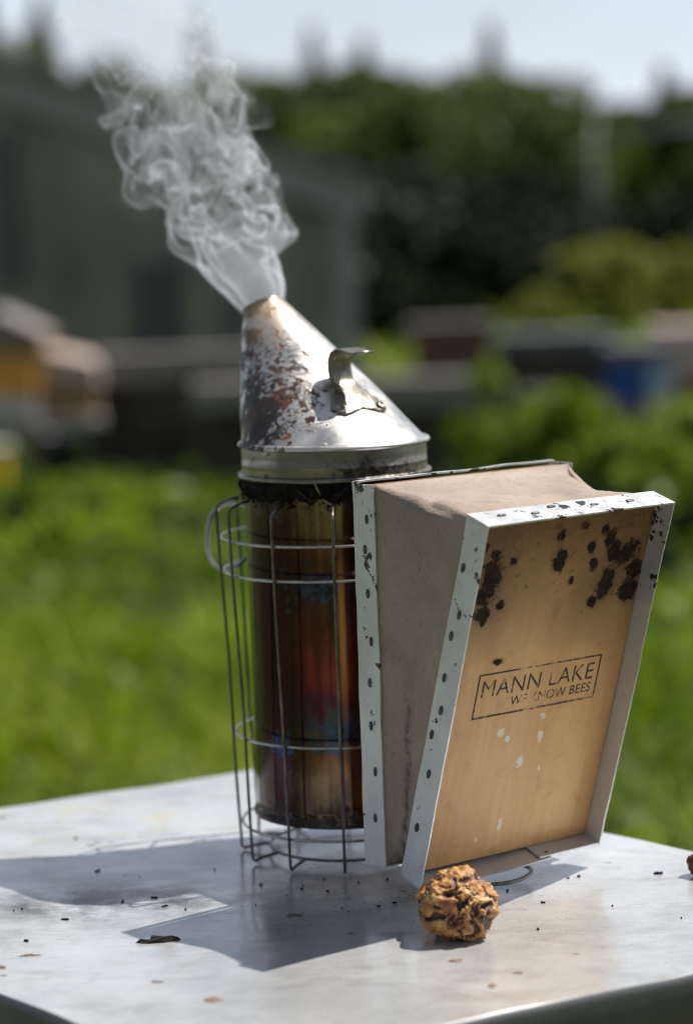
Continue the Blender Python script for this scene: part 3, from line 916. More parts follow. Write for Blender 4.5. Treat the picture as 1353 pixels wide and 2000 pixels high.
# thumb tab on the cone: riveted plate, neck, curled lip
def surf(u, w):
    """height of the cone's front flank above a point u along D, w across"""
    lo, hi = 0.0, 1.0
    best = None
    for j in range(61):
        t = j / 60
        # find a such that the V coordinate equals w
        r = 0.0518 * (1 - t) + RT_ * t
        if abs(w) >= r:
            continue
        a = math.asin(max(-1, min(1, w / r)))
        p = cone_pt(a, t)
        e = abs(p @ D - u)
        if best is None or e < best[0]:
            best = (e, p[2])
    return best[1] if best else ZR
tabprof = [(0.0105, None), (0.0088, 0.2715), (0.0076, 0.2755), (0.0078, 0.2805), (0.0102, 0.2846), (0.0150, 0.2868), (0.0205, 0.2864), (0.0262, 0.2850), (0.0310, 0.2848), (0.0340, 0.2856)]
v, f = [], []
NW = 16
uline = np.linspace(0.0300, 0.0125, 10)
rowlist = []
for iu, u in enumerate(uline):
    k = iu / 9
    # half width: wide lobes at the foot narrowing to the neck
    hw = 0.0185 - 0.0105 * (max(0.0, (k - 0.35) / 0.65) ** 1.2)
    rowlist.append(('plate', u, hw))
for u, z in tabprof:
    rowlist.append(('neck', u, z))
for kind, u, q in rowlist:
    for i in range(NW + 1):
        wv = -1 + 2 * i / NW
        if kind == 'plate':
            w = wv * q
            uu = u
            if u > 0.0255:      # scalloped lower edge between two round lobes
                edge = 0.0308 - 0.0016 * math.exp(-(w / 0.0055) ** 2) - 0.0062 * max(0, (abs(w) - 0.0125) / 0.0055) ** 2
                uu = 0.0255 + (u - 0.0255) * (edge - 0.0255) / 0.0045
            zz = surf(uu, w) + 0.0007
            v.append(D * uu + V * w + Z * zz)
        else:
            k = rowlist.index((kind, u, q))
            last = (u > 0.030)
            hw = 0.0080 if u < 0.026 else 0.0080 - 0.0016 * ((u - 0.026) / 0.008) ** 2
            w = wv * hw
            zz = (surf(u, w) + 0.0012) if q is None else q
            uu = u - (0.0030 * wv * wv if u > 0.033 else 0)
            v.append(D * uu + V * w + Z * zz)
nr = len(rowlist)
for j in range(nr - 1):
    for i in range(NW):
        a = j * (NW + 1) + i
        f.append((a, a + 1, a + NW + 2, a + NW + 1))
tab = mesh('thumb_tab', v, f, M['collar'], cone, smooth=True)
tab['label'] = 'curled thumb tab riveted to the cone'
sol = tab.modifiers.new('thickness', 'SOLIDIFY')
sol.thickness = 0.0009
sol.offset = 0.0
for w in (-0.0135, 0.0135):
    u = 0.0262
    zz = surf(u, w)
    dz = (surf(u + 0.003, w) - surf(u - 0.003, w)) / 0.006
    dw = (surf(u, w + 0.003) - surf(u, w - 0.003)) / 0.006
    nrm = -D * dz - V * dw + Z
    nrm /= np.linalg.norm(nrm)
    a1 = np.cross(nrm, V); a1 /= np.linalg.norm(a1)
    a2 = np.cross(nrm, a1)
    c = D * u + V * w + Z * zz + nrm * 0.0011
    rp = [(0.0034, 0.0), (0.0033, 0.0008), (0.0027, 0.0013), (0.0021, 0.0011), (0.0017, 0.0004), (0.0, 0.0002)]
    vv, ff = [], []
    for r, h in rp:
        for k in range(20):
            a = 2 * math.pi * k / 20
            vv.append(c + (a1 * math.cos(a) + a2 * math.sin(a)) * r + nrm * h)
    for i in range(len(rp) - 1):
        for k in range(20):
            l = (k + 1) % 20
            ff.append((i * 20 + k, i * 20 + l, (i + 1) * 20 + l, (i + 1) * 20 + k))
    mesh('rivet', vv, ff, M['collar'], cone, smooth=True)

# ---- bellows
def strip(name, fn, dims, mat, parent, jit=0.0002, sub=(2, 40, 2)):
    """a thin sheet-metal strip; fn maps unit box coordinates to world"""
    g, f = box_grid(*sub)
    v = []
    for p in g:
        q = fn(*p)
        j = jit * (nz(q, 60, 1.3) + 1.6 * nz(q, 22, 3.7))
        v.append(q + np.array([j, -j * 0.6, j * 0.8]))
    return mesh(name, v, f, mat, parent)
lerp = lambda a, b, t: a + (b - a) * t
TH = 0.0009
SD = 0.0165                     # depth of the tin bands
# front band
fl = strip('front_band', lambda a, b, c: Fr(-W2 / 2 - TH * (1 - a), lerp(0.0, HF, b), lerp(-SD, 0.0, c)), None, M['band'], smoker, 0.0003, (1, 48, 4))
fr = strip('front_band', lambda a, b, c: Fr(W2 / 2 + TH * a, lerp(0.0, HF, b), lerp(-SD, 0.0, c)), None, M['band'], smoker, 0.0003, (1, 48, 4))
ft = strip('front_band', lambda a, b, c: Fr(lerp(-W2 / 2 - TH, W2 / 2 + TH, b), HF + 0.0001 + TH * a, lerp(-SD, 0.0002, c)), None, M['band'], smoker, 0.0003, (1, 40, 4))
fb = strip('front_band', lambda a, b, c: Fr(lerp(-W2 / 2 - TH, 0.028, b), -0.0002 - TH * a - 0.0016 * math.sin(math.pi * min(1, b)) , lerp(-SD, 0.0002, c)), None, M['band'], smoker, 0.0003, (1, 40, 4))
fb2 = strip('front_band', lambda a, b, c: Fr(lerp(0.020, W2 / 2 + TH, b), 0.0010 - TH * a, lerp(-SD, -0.0006, c)), None, M['band'], smoker, 0.0003, (1, 30, 4))
# rear band
rl = strip('rear_band', lambda a, b, c: Bk(lerp(UB, UB + 0.018, c), -W1 / 2 - TH * (1 - a), lerp(Z0, Z1, b)), None, M['band'], smoker, 0.0004, (1, 48, 4))
rr_ = strip('rear_band', lambda a, b, c: Bk(lerp(UB, UB + 0.018, c), W1 / 2 + TH * a, lerp(Z0, Z1, b)), None, M['band'], smoker, 0.0004, (1, 48, 4))
rt = strip('rear_band', lambda a, b, c: Bk(lerp(UB, UB + 0.0035, c), lerp(-W1 / 2 - TH, W1 / 2 + TH, b), Z1 + 0.0001 + TH * a + 0.0002 * math.sin(b * 19)), None, M['band'], smoker, 0.0003, (1, 60, 3))
rb = strip('rear_band', lambda a, b, c: Bk(lerp(UB, UB + 0.018, c), lerp(-W1 / 2 - TH, W1 / 2 + TH, b), Z0 - 0.0001 - TH * a), None, M['band'], smoker, 0.0004, (1, 40, 3))
# boards; built in their own frames so that the grain follows the board
def board(name, M4, w, h, n0, n1, parent):
    g, f = box_grid(6, 10, 1)
    v = [(lerp(-w / 2, w / 2, p[0]), lerp(0.0012, h - 0.0012, p[1]), lerp(n0, n1, p[2])) for p in g]
    o = mesh(name, v, f, M['ply'], parent)
    o.matrix_world = M4
    return o
front_board = board('front_board', BOARD_M, W2 - 0.0008, HF, -0.0185, -0.0120, smoker)
front_board['label'] = 'stamped plywood front board scorched near its top edge'
rear_o = Bk(UB, 0, Z0)
REAR_M = Matrix(((V[0], 0, D[0], rear_o[0]), (V[1], 0, D[1], rear_o[1]), (V[2], 1, D[2], rear_o[2]), (0, 0, 0, 1)))
board('rear_board', REAR_M, W1 - 0.0008, Z1 - Z0, 0.004, 0.011, smoker)
# air tube between rear board and can
vv, ff = tube([D * 0.046 + V * V0 * 0.5 + Z * 0.045, D * 0.096 + V * V0 + Z * 0.045], 0.008, 20)
mesh('air_tube', vv, ff, M['wire'], smoker, smooth=True)
for zb in (0.060, 0.150):
    g, f = box_grid(1, 1, 1)
    v = [D * lerp(0.046, UB + 0.005, p[0]) + V * (V0 * 0.6 + lerp(-0.024, 0.024, p[1])) + Z * (zb + lerp(0, 0.026, p[2])) for p in g]
    mesh('bracket', v, f, M['band'], smoker)

# leather between the two bands
def rounded_loop(c00, ex, ey, w, h, rad, nside=26, ncor=8):
    """points round a rectangle centred on w, from h=0 upward"""
    out = []
    cs = [(w / 2 - rad, rad, -math.pi / 2), (w / 2 - rad, h - rad, 0), (-w / 2 + rad, h - rad, math.pi / 2), (-w / 2 + rad, rad, math.pi)]
    for q in range(4):
        cx, cy, a0 = cs[q]
        for k in range(ncor + 1):
            a = a0 + math.pi / 2 * k / ncor
            out.append((cx + rad * math.cos(a), cy + rad * math.sin(a), math.cos(a), math.sin(a)))
        nx_ = cs[(q + 1) % 4]
        a = a0 + math.pi / 2
        p = np.array([cx + rad * math.cos(a), cy + rad * math.sin(a)])
        r = np.array([nx_[0] + rad * math.cos(a), nx_[1] + rad * math.sin(a)])
        for k in range(1, nside):
            t = k / nside
            out.append((*(p + (r - p) * t), math.cos(a), math.sin(a)))
    return out
v, f = [], []
NSW = 30
for j in range(NSW + 1):
    s = j / NSW
    bulge = math.sin(math.pi * s)
    rad = 0.0015 + 0.0085 * bulge
    A = rounded_loop(None, None, None, W1 - 0.0004, Z1 - Z0, rad)
    B = rounded_loop(None, None, None, W2 - 0.0004, HF, rad)
    for (a, b) in zip(A, B):
        pa = Bk(UB + 0.0172, a[0], Z0 + a[1])
        pb = Fr(b[0], b[1], -SD + 0.0012)
        p = pa * (1 - s) + pb * s
        cosv, sinv = a[2], a[3]
        top = max(0.0, sinv)
        side = abs(cosv)
        bot = max(0.0, -sinv)
        hh = a[1] / (Z1 - Z0)
        sk = math.sin(math.pi * s ** 0.55)
        ins = top * (0.0036 + 0.0030 * min(1.0, max(-1.0, a[0] / (W1 / 2)))) * sk + side * 0.0022 * bulge * (0.4 + hh) + bot * 0.004 * bulge
        # fold line down the flank
        cl = 0.46 + 0.18 * (1 - hh) + 0.03 * math.sin(7 * hh)
        if side > 0.9:
            ins += 0.0011 * math.exp(-((s - cl) / 0.028) ** 2) * max(0.0, 1.05 - hh) ** 1.2
        edge_ = math.exp(-s / 0.10) + math.exp(-(1 - s) / 0.10)
        ins += 0.0011 * edge_ * abs(math.sin((hh * 8.3 + a[0] * 48) * math.pi)) * min(1.0, 12 * s, 12 * (1 - s))
        pq = p + V * 0.3 * nz(p, 14, 8.0) * 0.05
        ins += 0.0016 * max(0.0, 1 - 7 * abs(nz((pq @ D * 0.8, pq @ V * 0.5 + p[2] * 0.6, p[2] * 0.5), 34, 3.0))) * bulge
        ins += 0.0014 * nz(p, 30, 2.0) * bulge + 0.0007 * nz(p, 75, 4.0) * bulge + 0.0005 * abs(nz(p, 130, 6.0)) * (0.4 + bulge)
        v.append(p - (V * cosv + Z * sinv) * ins)
nl = len(v) // (NSW + 1)
for j in range(NSW):
    for k in range(nl):
        l = (k + 1) % nl
        f.append((j * nl + k, j * nl + l, (j + 1) * nl + l, (j + 1) * nl + k))
mesh('bellows_leather', v, f, M['leather'], smoker, smooth=True)

# nails in the bands: dished oval heads, dark
def nail(parent, c, nrm, along, L=0.0027, wd=0.0013):
    across = np.cross(nrm, along)
    vv, ff = [], []
    prof_ = [(1.0, -0.0002), (0.92, 0.00035), (0.6, 0.0006), (0.25, 0.0003)]
    for r, h in prof_:
        for k in range(12):
            a = 2 * math.pi * k / 12
            vv.append(c + along * math.cos(a) * L * r + across * math.sin(a) * wd * r + nrm * h)
    for i in range(3):
        for k in range(12):
            l = (k + 1) % 12
            ff.append((i * 12 + k, i * 12 + l, (i + 1) * 12 + l, (i + 1) * 12 + k))
    ff.append(tuple(36 + k for k in range(12)))
    return mesh('nail', vv, ff, M['nail'], parent, smooth=True)
for i, h in enumerate((0.030, 0.062, 0.083, 0.0985, 0.116, 0.139, 0.152, 0.176)):
    nail(fl, Fr(-W2 / 2 - TH - 0.0003, h, -0.0108 + 0.002 * math.sin(i * 2.4)), -V, EH)
for i, z in enumerate((0.045, 0.070, 0.094, 0.117, 0.139, 0.164, 0.187, 0.203)):
    nail(rl, Bk(UB + 0.0105 + 0.0015 * math.sin(i * 1.9), -W1 / 2 - TH - 0.0003, z), -V, Z, 0.0026, 0.0012)
for i, w in enumerate((-0.047, -0.027, -0.012, 0.014, 0.038)):
    nail(ft, Fr(w, HF + TH + 0.0004, -0.0095 + 0.003 * math.sin(i * 2.2)), EH, V, 0.0030, 0.0012)
for i, h in enumerate((0.04, 0.09, 0.14, 0.18)):
    nail(fr, Fr(W2 / 2 + TH + 0.0003, h, -0.010), V, EH)

# ---- stamp on the front board
def letters(name, body, w0, w1, h0, h1, bold=0.0):
    cu = bpy.data.curves.new('stamp', 'FONT')
    cu.body = body
    cu.size = 1.0
    cu.offset = bold
    cu.space_character = 1.04
    ob = bpy.data.objects.new('stamp', cu)
    COL.objects.link(ob)
    dg = bpy.context.evaluated_depsgraph_get()
    dg.update()
    me = bpy.data.meshes.new_from_object(ob.evaluated_get(dg))
    bpy.data.objects.remove(ob)
    co = np.array([tuple(q.co) for q in me.vertices])
    mn, mx = co.min(0), co.max(0)
    for q in me.vertices:
        q.co = ((q.co.x - mn[0]) / (mx[0] - mn[0]) * (w1 - w0) + w0, (q.co.y - mn[1]) / (mx[1] - mn[1]) * (h1 - h0) + h0, -0.01192)
    me.materials.clear()
    me.materials.append(M['ink'])
    o = bpy.data.objects.new(name, me)
    COL.objects.link(o)
    o.parent = front_board
    o['label'] = 'dark stamped words ' + body
    return o
letters('stamped_lettering', 'MANN LAKE', -0.0352, 0.0420, 0.0997, 0.1092, -0.002)
letters('stamped_lettering', 'WE KNOW BEES', -0.0140, 0.0420, 0.0920, 0.0975, 0.008)
v, f = [], []
for (a, b, c, d2) in ((-0.0388, 0.0461, 0.1124, 0.1134), (-0.0388, 0.0461, 0.0874, 0.0886), (-0.0388, -0.0377, 0.0886, 0.1124), (0.0450, 0.0461, 0.0886, 0.1124)):
    b0 = len(v)
    n_ = 24
    for i in range(n_ + 1):
        t = i / n_
        if b - a > d2 - c:
            x = lerp(a, b, t)
            v += [(x, c + 0.00012 * nz((x, 0, c), 400), -0.01191), (x, d2 + 0.00012 * nz((x, 1, c), 400), -0.01191)]
        else:
            y = lerp(c, d2, t)
            v += [(b, y, -0.01191), (a, y, -0.01191)]
    for i in range(n_):
        f.append((b0 + 2 * i, b0 + 2 * i + 2, b0 + 2 * i + 3, b0 + 2 * i + 1))
o = mesh('stamped_frame', v, f, M['ink'], front_board)

# ---- wire guard
WR = 0.00085
def guard_r(z):
    return 0.0602 + (0.0672 - 0.0602) * max(0.0, z) / 0.19
angs = [3.1175 + 0.5215 * k for k in range(4)] + [3.1175 - 0.5215 * k for k in range(1, 7)]
for i, a in enumerate(angs):
    ca = np.array([math.cos(a), math.sin(a), 0])
    ztop = 0.2008 + 0.0008 * math.sin(i * 1.7)
    pts = [ca * 0.0450 + Z * 0.0040, ca * 0.0540 + Z * 0.0030, ca * 0.0592 + Z * 0.0016, ca * 0.0606 + Z * 0.0030]
    pts += [ca * (guard_r(z) + 0.0004 * math.sin(z * 40 + i)) + Z * z for z in np.linspace(0.010, ztop - 0.004, 14)]
    pts += [ca * (guard_r(ztop) - 0.0006) + Z * (ztop - 0.0010), ca * (guard_r(ztop) - 0.0030) + Z * (ztop + 0.0008), ca * 0.0595 + Z * (ztop + 0.0028), ca * 0.0545 + Z * (ztop + 0.0036)]
    vv, ff = tube(pts, WR, 10)
    mesh('guard_wire', vv, ff, M['wire'], smoker, smooth=True)
def arc(r, z, a0, a1, n=64):
    return [np.array([r * math.cos(a), r * math.sin(a), z]) for a in np.linspace(a0, a1, n)]
for z in (0.1829, 0.1638, 0.0713, 0.0188):
    vv, ff = tube(arc(guard_r(z) - 0.0016, z, AL + 0.36, AL + 2 * math.pi - 0.36), WR * 0.95, 10)
    mesh('guard_ring', vv, ff, M['sunlit_wire'], smoker, smooth=True)
# base loop below the can and its long foot below the bellows
vv, ff = tube(arc(0.0440, 0.0040, 0, 2 * math.pi, 73)[:-1], WR, 10, closed=True)
mesh('base_ring', vv, ff, M['wire'], smoker, smooth=True)
lp_ = [on_lid(px, py, 0.0062) for px, py in ((900, 1694), (965, 1688), (1003, 1687), (1027, 1692), (1037, 1700), (1028, 1711), (1004, 1721), (965, 1727), (900, 1728))]
pts = [np.array([0.030, -0.012, 0.0062])] + lp_ + [np.array([0.020, -0.034, 0.0062])]
vv, ff = tube(smooth_path(pts, 6), 0.0011, 10)
mesh('foot_loop', vv, ff, M['wire'], smoker, smooth=True)
# hanging hook on the guard
hk = [(478, 988), (455, 984), (432, 988), (414, 1006), (406, 1040), (407, 1075), (416, 1100), (436, 1114), (462, 1106), (480, 1090)]
pts = [at(px, py, 0.030 + 0.012 * math.sin(i * 0.6)) for i, (px, py) in enumerate(hk)]
vv, ff = tube(smooth_path(pts, 6), 0.00125, 10)
hook = mesh('hanging_hook', vv, ff, M['sunlit_wire'], smoker, smooth=True)

# ================================================================== bits on the lid
def lump(name, c, r, seed, mat, squash=0.86, sub=5):
    bm = bmesh.new()
    bmesh.ops.create_icosphere(bm, subdivisions=sub, radius=1.0)
    ti = []
    for q in bm.verts:
        p = q.co.copy()
        o = seed * 7.3
        w = Vector((p.x + 0.35 * mnoise.noise(p * 1.7 + Vector((o, 0, 0))), p.y + 0.35 * mnoise.noise(p * 1.7 + Vector((0, o, 5))), p.z + 0.35 * mnoise.noise(p * 1.7 + Vector((9, 0, o)))))
        n1 = mnoise.noise(Vector((p.x * 1.3 + o, p.y * 1.3, p.z * 1.3)))
        tb = mnoise.turbulence(w * 2.3 + Vector((o, 1, 2)), 5, False)
        rg = 1 - abs(mnoise.noise(w * 3.4 + Vector((o, 4, 1)))) * 2.2
        n3 = mnoise.noise(w * 11 + Vector((o, 0, 3)))
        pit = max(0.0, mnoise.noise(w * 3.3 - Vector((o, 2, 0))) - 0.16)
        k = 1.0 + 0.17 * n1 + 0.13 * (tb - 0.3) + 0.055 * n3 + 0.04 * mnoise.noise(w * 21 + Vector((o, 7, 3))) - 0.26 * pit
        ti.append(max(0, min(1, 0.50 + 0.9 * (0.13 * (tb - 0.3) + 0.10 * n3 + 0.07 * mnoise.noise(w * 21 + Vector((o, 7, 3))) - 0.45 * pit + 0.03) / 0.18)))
        q.co = p * k * r
        q.co.z *= squash
    zmin = min(q.co.z for q in bm.verts)
    for q in bm.verts:
        if q.co.z < zmin + r * 0.16:
            q.co.z = zmin + r * 0.16
    zmin = min(q.co.z for q in bm.verts)
    me = bpy.data.meshes.new(name)
    bm.to_mesh(me)
    bm.free()
    a = me.attributes.new('tint', 'FLOAT', 'POINT')
    a.data.foreach_set('value', np.array(ti, np.float32))
    me.polygons.foreach_set('use_smooth', np.ones(len(me.polygons), bool))
    me.materials.append(mat)
    o = bpy.data.objects.new(name, me)
    o.location = (c[0], c[1], c[2] - zmin)
    COL.objects.link(o)
    return o
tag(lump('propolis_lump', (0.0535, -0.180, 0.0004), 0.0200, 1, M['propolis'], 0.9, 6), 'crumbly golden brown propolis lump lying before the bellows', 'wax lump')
cR = on_lid(1368, 1712)
tag(lump('wax_lump', (cR[0], cR[1], 0.0004), 0.0078, 4, M['dark_wax'], 1.0, 4), 'small dark red wax lump near the lid edge beside the smoker', 'wax lump')

def flake(px, py, lx, ly, seed, mat, label, name='char_flake', rot=None, h=0.0010):
    c = on_lid(px, py)
    r_ = random.Random(seed)
    n = 9
    top, bot = [], []
    ang = r_.uniform(0, 6.28) if rot is None else rot
    ca, sa_ = math.cos(ang), math.sin(ang)
    hz_ = []
    for k in range(n):
        a = 2 * math.pi * k / n
        q = 0.40 + 0.85 * r_.random()
        x, y = lx * math.cos(a) * q, ly * math.sin(a) * q
        bot.append((x * ca - y * sa_, x * sa_ + y * ca, 0))
        top.append((0.8 * (x * ca - y * sa_), 0.8 * (x * sa_ + y * ca), h * (0.5 + r_.random())))
    v = bot + top
    f = [(k, (k + 1) % n, n + (k + 1) % n, n + k) for k in range(n)] + [tuple(n + k for k in range(n)), tuple(range(n - 1, -1, -1))]
    o = mesh(name, v, f, mat)
    near = lid_height(c, 0.1, 0.1)
    o.location = (c[0], c[1], near + 0.00015)
    tag(o, label, 'char flake' if name == 'char_flake' else 'crumb')
    return o
tag(flake(315, 1838, 0.0125, 0.0030, 1, M['char'], 'long curled black char flake in the bellows shadow', rot=0.02, h=0.0022))
tag(flake(1283, 1709, 0.0026, 0.0013, 2, M['char'], 'black char flake close to the dark red wax lump', rot=0.1))
bits = [(190, 1704, 3.2, 1.2), (52, 1838, 3.0, 1.6), (302, 1755, 2.6, 1.0), (273, 1715, 1.6, .8), (322, 1772, 2.8, .9), (510, 1729, 1.8, 1.1), (592, 1731, 1.6, 1.0), (590, 1737, 1.4, .7), (632, 1719, 2.8, .8),
        (668, 1776, 1.4, .9), (605, 1613, 1.8, 1.2), (28, 1782, 1.2, 1.2), (44, 1779, 1.0, .8), (126, 1797, 2.4, .8), (240, 1762, 4.0, .5), (363, 1779, 1.4, .9), (1050, 1815, 1.6, .9), (1130, 1713, 1.2, .9), (1108, 1716, 1.4, .8),
        (990, 1741, 2.0, .8), (1060, 1764, 1.0, .7), (740, 1772, 2.4, 1.0), (770, 1765, 1.2, .7), (756, 1719, 1.4, .6), (1330, 1795, 1.2, .8), (1195, 1770, 1.0, .6), (420, 1700, 1.2, .6), (150, 1640, 1.4, .7), (500, 1770, 1.0, .5), (560, 1750, 1.0, .7), (640, 1742, 1.2, .6), (700, 1725, 1.2, .7)]
for i, (px, py, a, b) in enumerate(bits):
    sc_ = 0.6 + 0.9 * random.random() ** 2
    o = flake(px, py, a * 0.00090 * sc_, b * 0.0008 * sc_, 10 + i, M['char'], 'tiny black char crumb scattered on the metal lid', h=0.0007)
    tag(o, group='char crumbs scattered on the lid')
for i, (px, py, a, b) in enumerate(((415, 1953, 6.0, 4.5), (960, 1923, 5.5, 3.2), (890, 1876, 5.0, 2.4), (1010, 1898, 3.5, 1.6), (60, 1864, 6.5, 2.2), (5, 1888, 3.0, 2.0))):
    o = flake(px, py, a * 0.0008, b * 0.0010, 70 + i, M['brown_wax'], 'flat brown wax fleck pressed onto the metal lid', name='wax_fleck', rot=0.0, h=0.00035)
    tag(o, cat='wax fleck', group='brown wax flecks on the lid')

# ================================================================== surroundings
def leaf_quads(c, size, flat=0.0, aspect=1.6, r=rng):
    """one folded-flat quad for each centre"""
    n = len(c)
    a = r.normal(size=(n, 3))
    a[:, 2] *= (1 - flat)
    a /= np.linalg.norm(a, axis=1)[:, None]
    b = r.normal(size=(n, 3))
    b -= a * (a * b).sum(1)[:, None]
    b /= np.linalg.norm(b, axis=1)[:, None]
    s = (size * r.uniform(0.6, 1.4, n))[:, None]
    p = np.stack([c - a * s * aspect / 2, c + b * s / 2, c + a * s * aspect / 2, c - b * s / 2], 1).reshape(-1, 3)
    q = np.arange(4 * n).reshape(n, 4)
    return p, q

def crown_points(n, clumps, rad, squash=0.8, r=rng):
    k = r.integers(0, len(clumps), n)
    d = r.normal(size=(n, 3))
    d /= np.linalg.norm(d, axis=1)[:, None]
    rr = r.uniform(0.35, 1.0, n) ** 0.5
    cr = np.asarray(rad)[k]
    p = np.asarray(clumps)[k] + d * (rr * cr)[:, None] * np.array([1, 1, squash])
    return p, k

def limb(p0, p1, r0, r1, bend=0.1, r=random):
    m = [lerp(np.array(p0), np.array(p1), t) + np.array([r.uniform(-1, 1), r.uniform(-1, 1), 0]) * bend * math.sin(math.pi * t) for t in (0, .33, .66, 1)]
    return tube(m, [lerp(r0, r1, t) for t in (0, .33, .66, 1)], 7)

def join(parts):
    v, f = [], []
    for a, b in parts:
        o = len(v)
        v += list(a)
        f += [tuple(i + o for i in q) for q in b]
    return v, f

def broadleaf(name, base, h, w, mat, label, cat='tree', group=None, leaves=5000, leaf=0.16, nclump=16, low=0.12, seed=0, flat=0.0):
    r = np.random.default_rng(seed)
    rr = random.Random(seed)
    root = tag(empty(name, tuple(base)), label, cat, group)
    cl, rad = [], []
    for i in range(nclump):
        t = r.uniform(low, 0.92)
        ww = w / 2 * math.sqrt(max(0.05, 1 - ((t - 0.45) / 0.6) ** 2))
        a = r.uniform(0, 2 * math.pi)
        q = math.sqrt(r.uniform(0.05, 1)) * ww * 0.8
        cl.append((q * math.cos(a), q * math.sin(a), h * t))
        rad.append(min(w, h) * r.uniform(0.14, 0.26))
    cl.append((r.normal() * w * .05, r.normal() * w * .05, h * 0.9))
    rad.append(w * 0.16)
    p, k = crown_points(leaves, cl, rad, 0.85, r)
    p[:, 2] = np.maximum(p[:, 2], 0.02 * h)
    ct = r.uniform(0.1, 0.9, len(cl))
    q, f = leaf_quads(p, leaf, flat, 1.5, r)
    tint = np.repeat(np.clip(ct[k] * 0.6 + 0.4 * r.uniform(0, 1, leaves), 0, 1), 4)
    fast_mesh('crown', q, f, mat, root, tint)
    parts = [limb((0, 0, -0.03), (r.normal() * w * .03, r.normal() * w * .03, h * 0.6), 0.028 * h, 0.012 * h, 0.02 * h, rr)]
    for c in cl[::2]:
        s = rr.uniform(0.1, 0.5)
        parts.append(limb((0, 0, h * s * 0.7), c, 0.012 * h, 0.004 * h, 0.04 * h, rr))
    v, f = join(parts)
    mesh('trunk', v, f, M['bark'], root, smooth=True)
    return root

def conifer(base, h, w, label, seed, group):
    r = np.random.default_rng(seed)
    root = tag(empty('conifer_tree', tuple(base)), label, 'tree', group)
    n = 5200
    t = r.uniform(0.06, 1.0, n) ** 0.8
    tier = np.floor(t * 16) / 16
    frac = (t - tier) * 16
    reach = w / 2 * (1 - t) ** 0.85 * (1.12 - 0.5 * frac)
    a = r.uniform(0, 2 * math.pi, n)
    q = np.sqrt(r.uniform(0.1, 1.0, n)) * reach
    p = np.stack([q * np.cos(a), q * np.sin(a), h * t - 0.25 * q], 1)
    v, f = leaf_quads(p, 0.12, 0.5, 2.0, r)
    fast_mesh('crown', v, f, M['leaf_conifer'], root, np.repeat(r.uniform(0, 1, n), 4))
    vv, ff = tube([(0, 0, -0.05), (0.02, 0, h * 0.5), (0, 0, h * 0.98)], [0.02 * h, 0.012 * h, 0.003 * h], 7)
    mesh('trunk', vv, ff, M['bark'], root)
    return root

def ground_at(px, y):
    p = at(px, 900, y)
    return np.array([p[0], y, GROUND])
def height_for(py, px, y):
    return at(px, py, y)[2] - GROUND

# ---- the wood behind: rounded broadleaf trees, then spires of conifers
wood = [(560, 165, 52, 5.2), (690, 150, 50, 5.6), (800, 185, 46, 4.6), (900, 170, 50, 5.0), (985, 150, 48, 4.8), (1085, 175, 50, 4.6), (1170, 260, 55, 4.6), (1260, 215, 58, 5.0), (1345, 185, 56, 5.2),
        (440, 190, 54, 5.0), (320, 170, 56, 5.4), (190, 120, 55, 5.4), (60, 100, 54, 5.6), (-70, 120, 55, 5.5), (1450, 200, 55, 5.5), (1560, 190, 56, 5.5), (740, 330, 42, 3.8), (850, 380, 41, 3.6), (960, 350, 42, 3.8), (1060, 340, 42, 3.6)]
wood += [(650, 560, 20.5, 1.6), (730, 560, 20, 1.6), (800, 575, 20.5, 1.5), (860, 590, 21, 1.4), (720, 500, 27, 2.6), (820, 470, 26, 2.6), (910, 480, 27, 2.4), (1000, 490, 26, 2.4), (1090, 500, 28, 2.4), (770, 400, 33, 3.0), (880, 390, 34, 3.2), (990, 380, 33, 3.0), (1200, 430, 34, 3.2), (1320, 420, 34, 3.2)]
wood += [(px_, 150 + 40 * (k % 3), 52 + 3 * (k % 2), 5.6) for k, px_ in enumerate(list(range(-1200, -90, 140)) + list(range(1680, 2700, 140)))]
looks = ['broadleaf tree in the dark wood behind the apiary', 'low tree with leaves darkened for shade at the foot of the dark wood']
for i, (px, py, y, w) in enumerate(wood):
    b = ground_at(px, y)
    broadleaf('broadleaf_tree', b, height_for(py, px, y), w, M['leaf_deep_shade' if y < 45 else 'leaf_dark'], looks[1] if y < 45 else looks[0], group='broadleaf trees of the wood' if y >= 45 else 'low trees before the wood',
              leaves=8000, leaf=0.15, nclump=20, low=0.06, seed=100 + i)
for i, (px, py, y, w) in enumerate(((638, 55, 70, 2.6), (735, 75, 68, 3.4), (978, 45, 72, 3.0), (1308, 130, 70, 3.6), (418, 30, 70, 3.0), (120, -10, 68, 4.2), (10, -30, 66, 4.4), (1040, 150, 70, 3.0), (880, 160, 72, 3.0))):
    b = ground_at(px, y)
    conifer(b, height_for(py, px, y), w, 'pointed conifer rising above the dark wood', 300 + i, 'conifers above the wood')

# ---- unseen trees added behind the camera to darken the reflections in the metal
for i, (x, y, h, w) in enumerate(((-13, -13, 7.5, 6.5), (-7.5, -16, 8.5, 7), (-2, -17, 7.8, 6.5), (3.5, -16.5, 8.6, 7), (9, -14.5, 8, 6.5), (14, -11, 7.5, 6.5), (-17, -7, 8, 6.5), (17.5, -5, 7.6, 6.5))):
    broadleaf('broadleaf_tree', (x, y, GROUND), h, w, M['leaf_dark'], 'unseen broadleaf tree added to darken reflections in the smoker metal', group='unseen trees added behind the camera', leaves=5000, leaf=0.26, nclump=20, low=0.06, seed=800 + i)

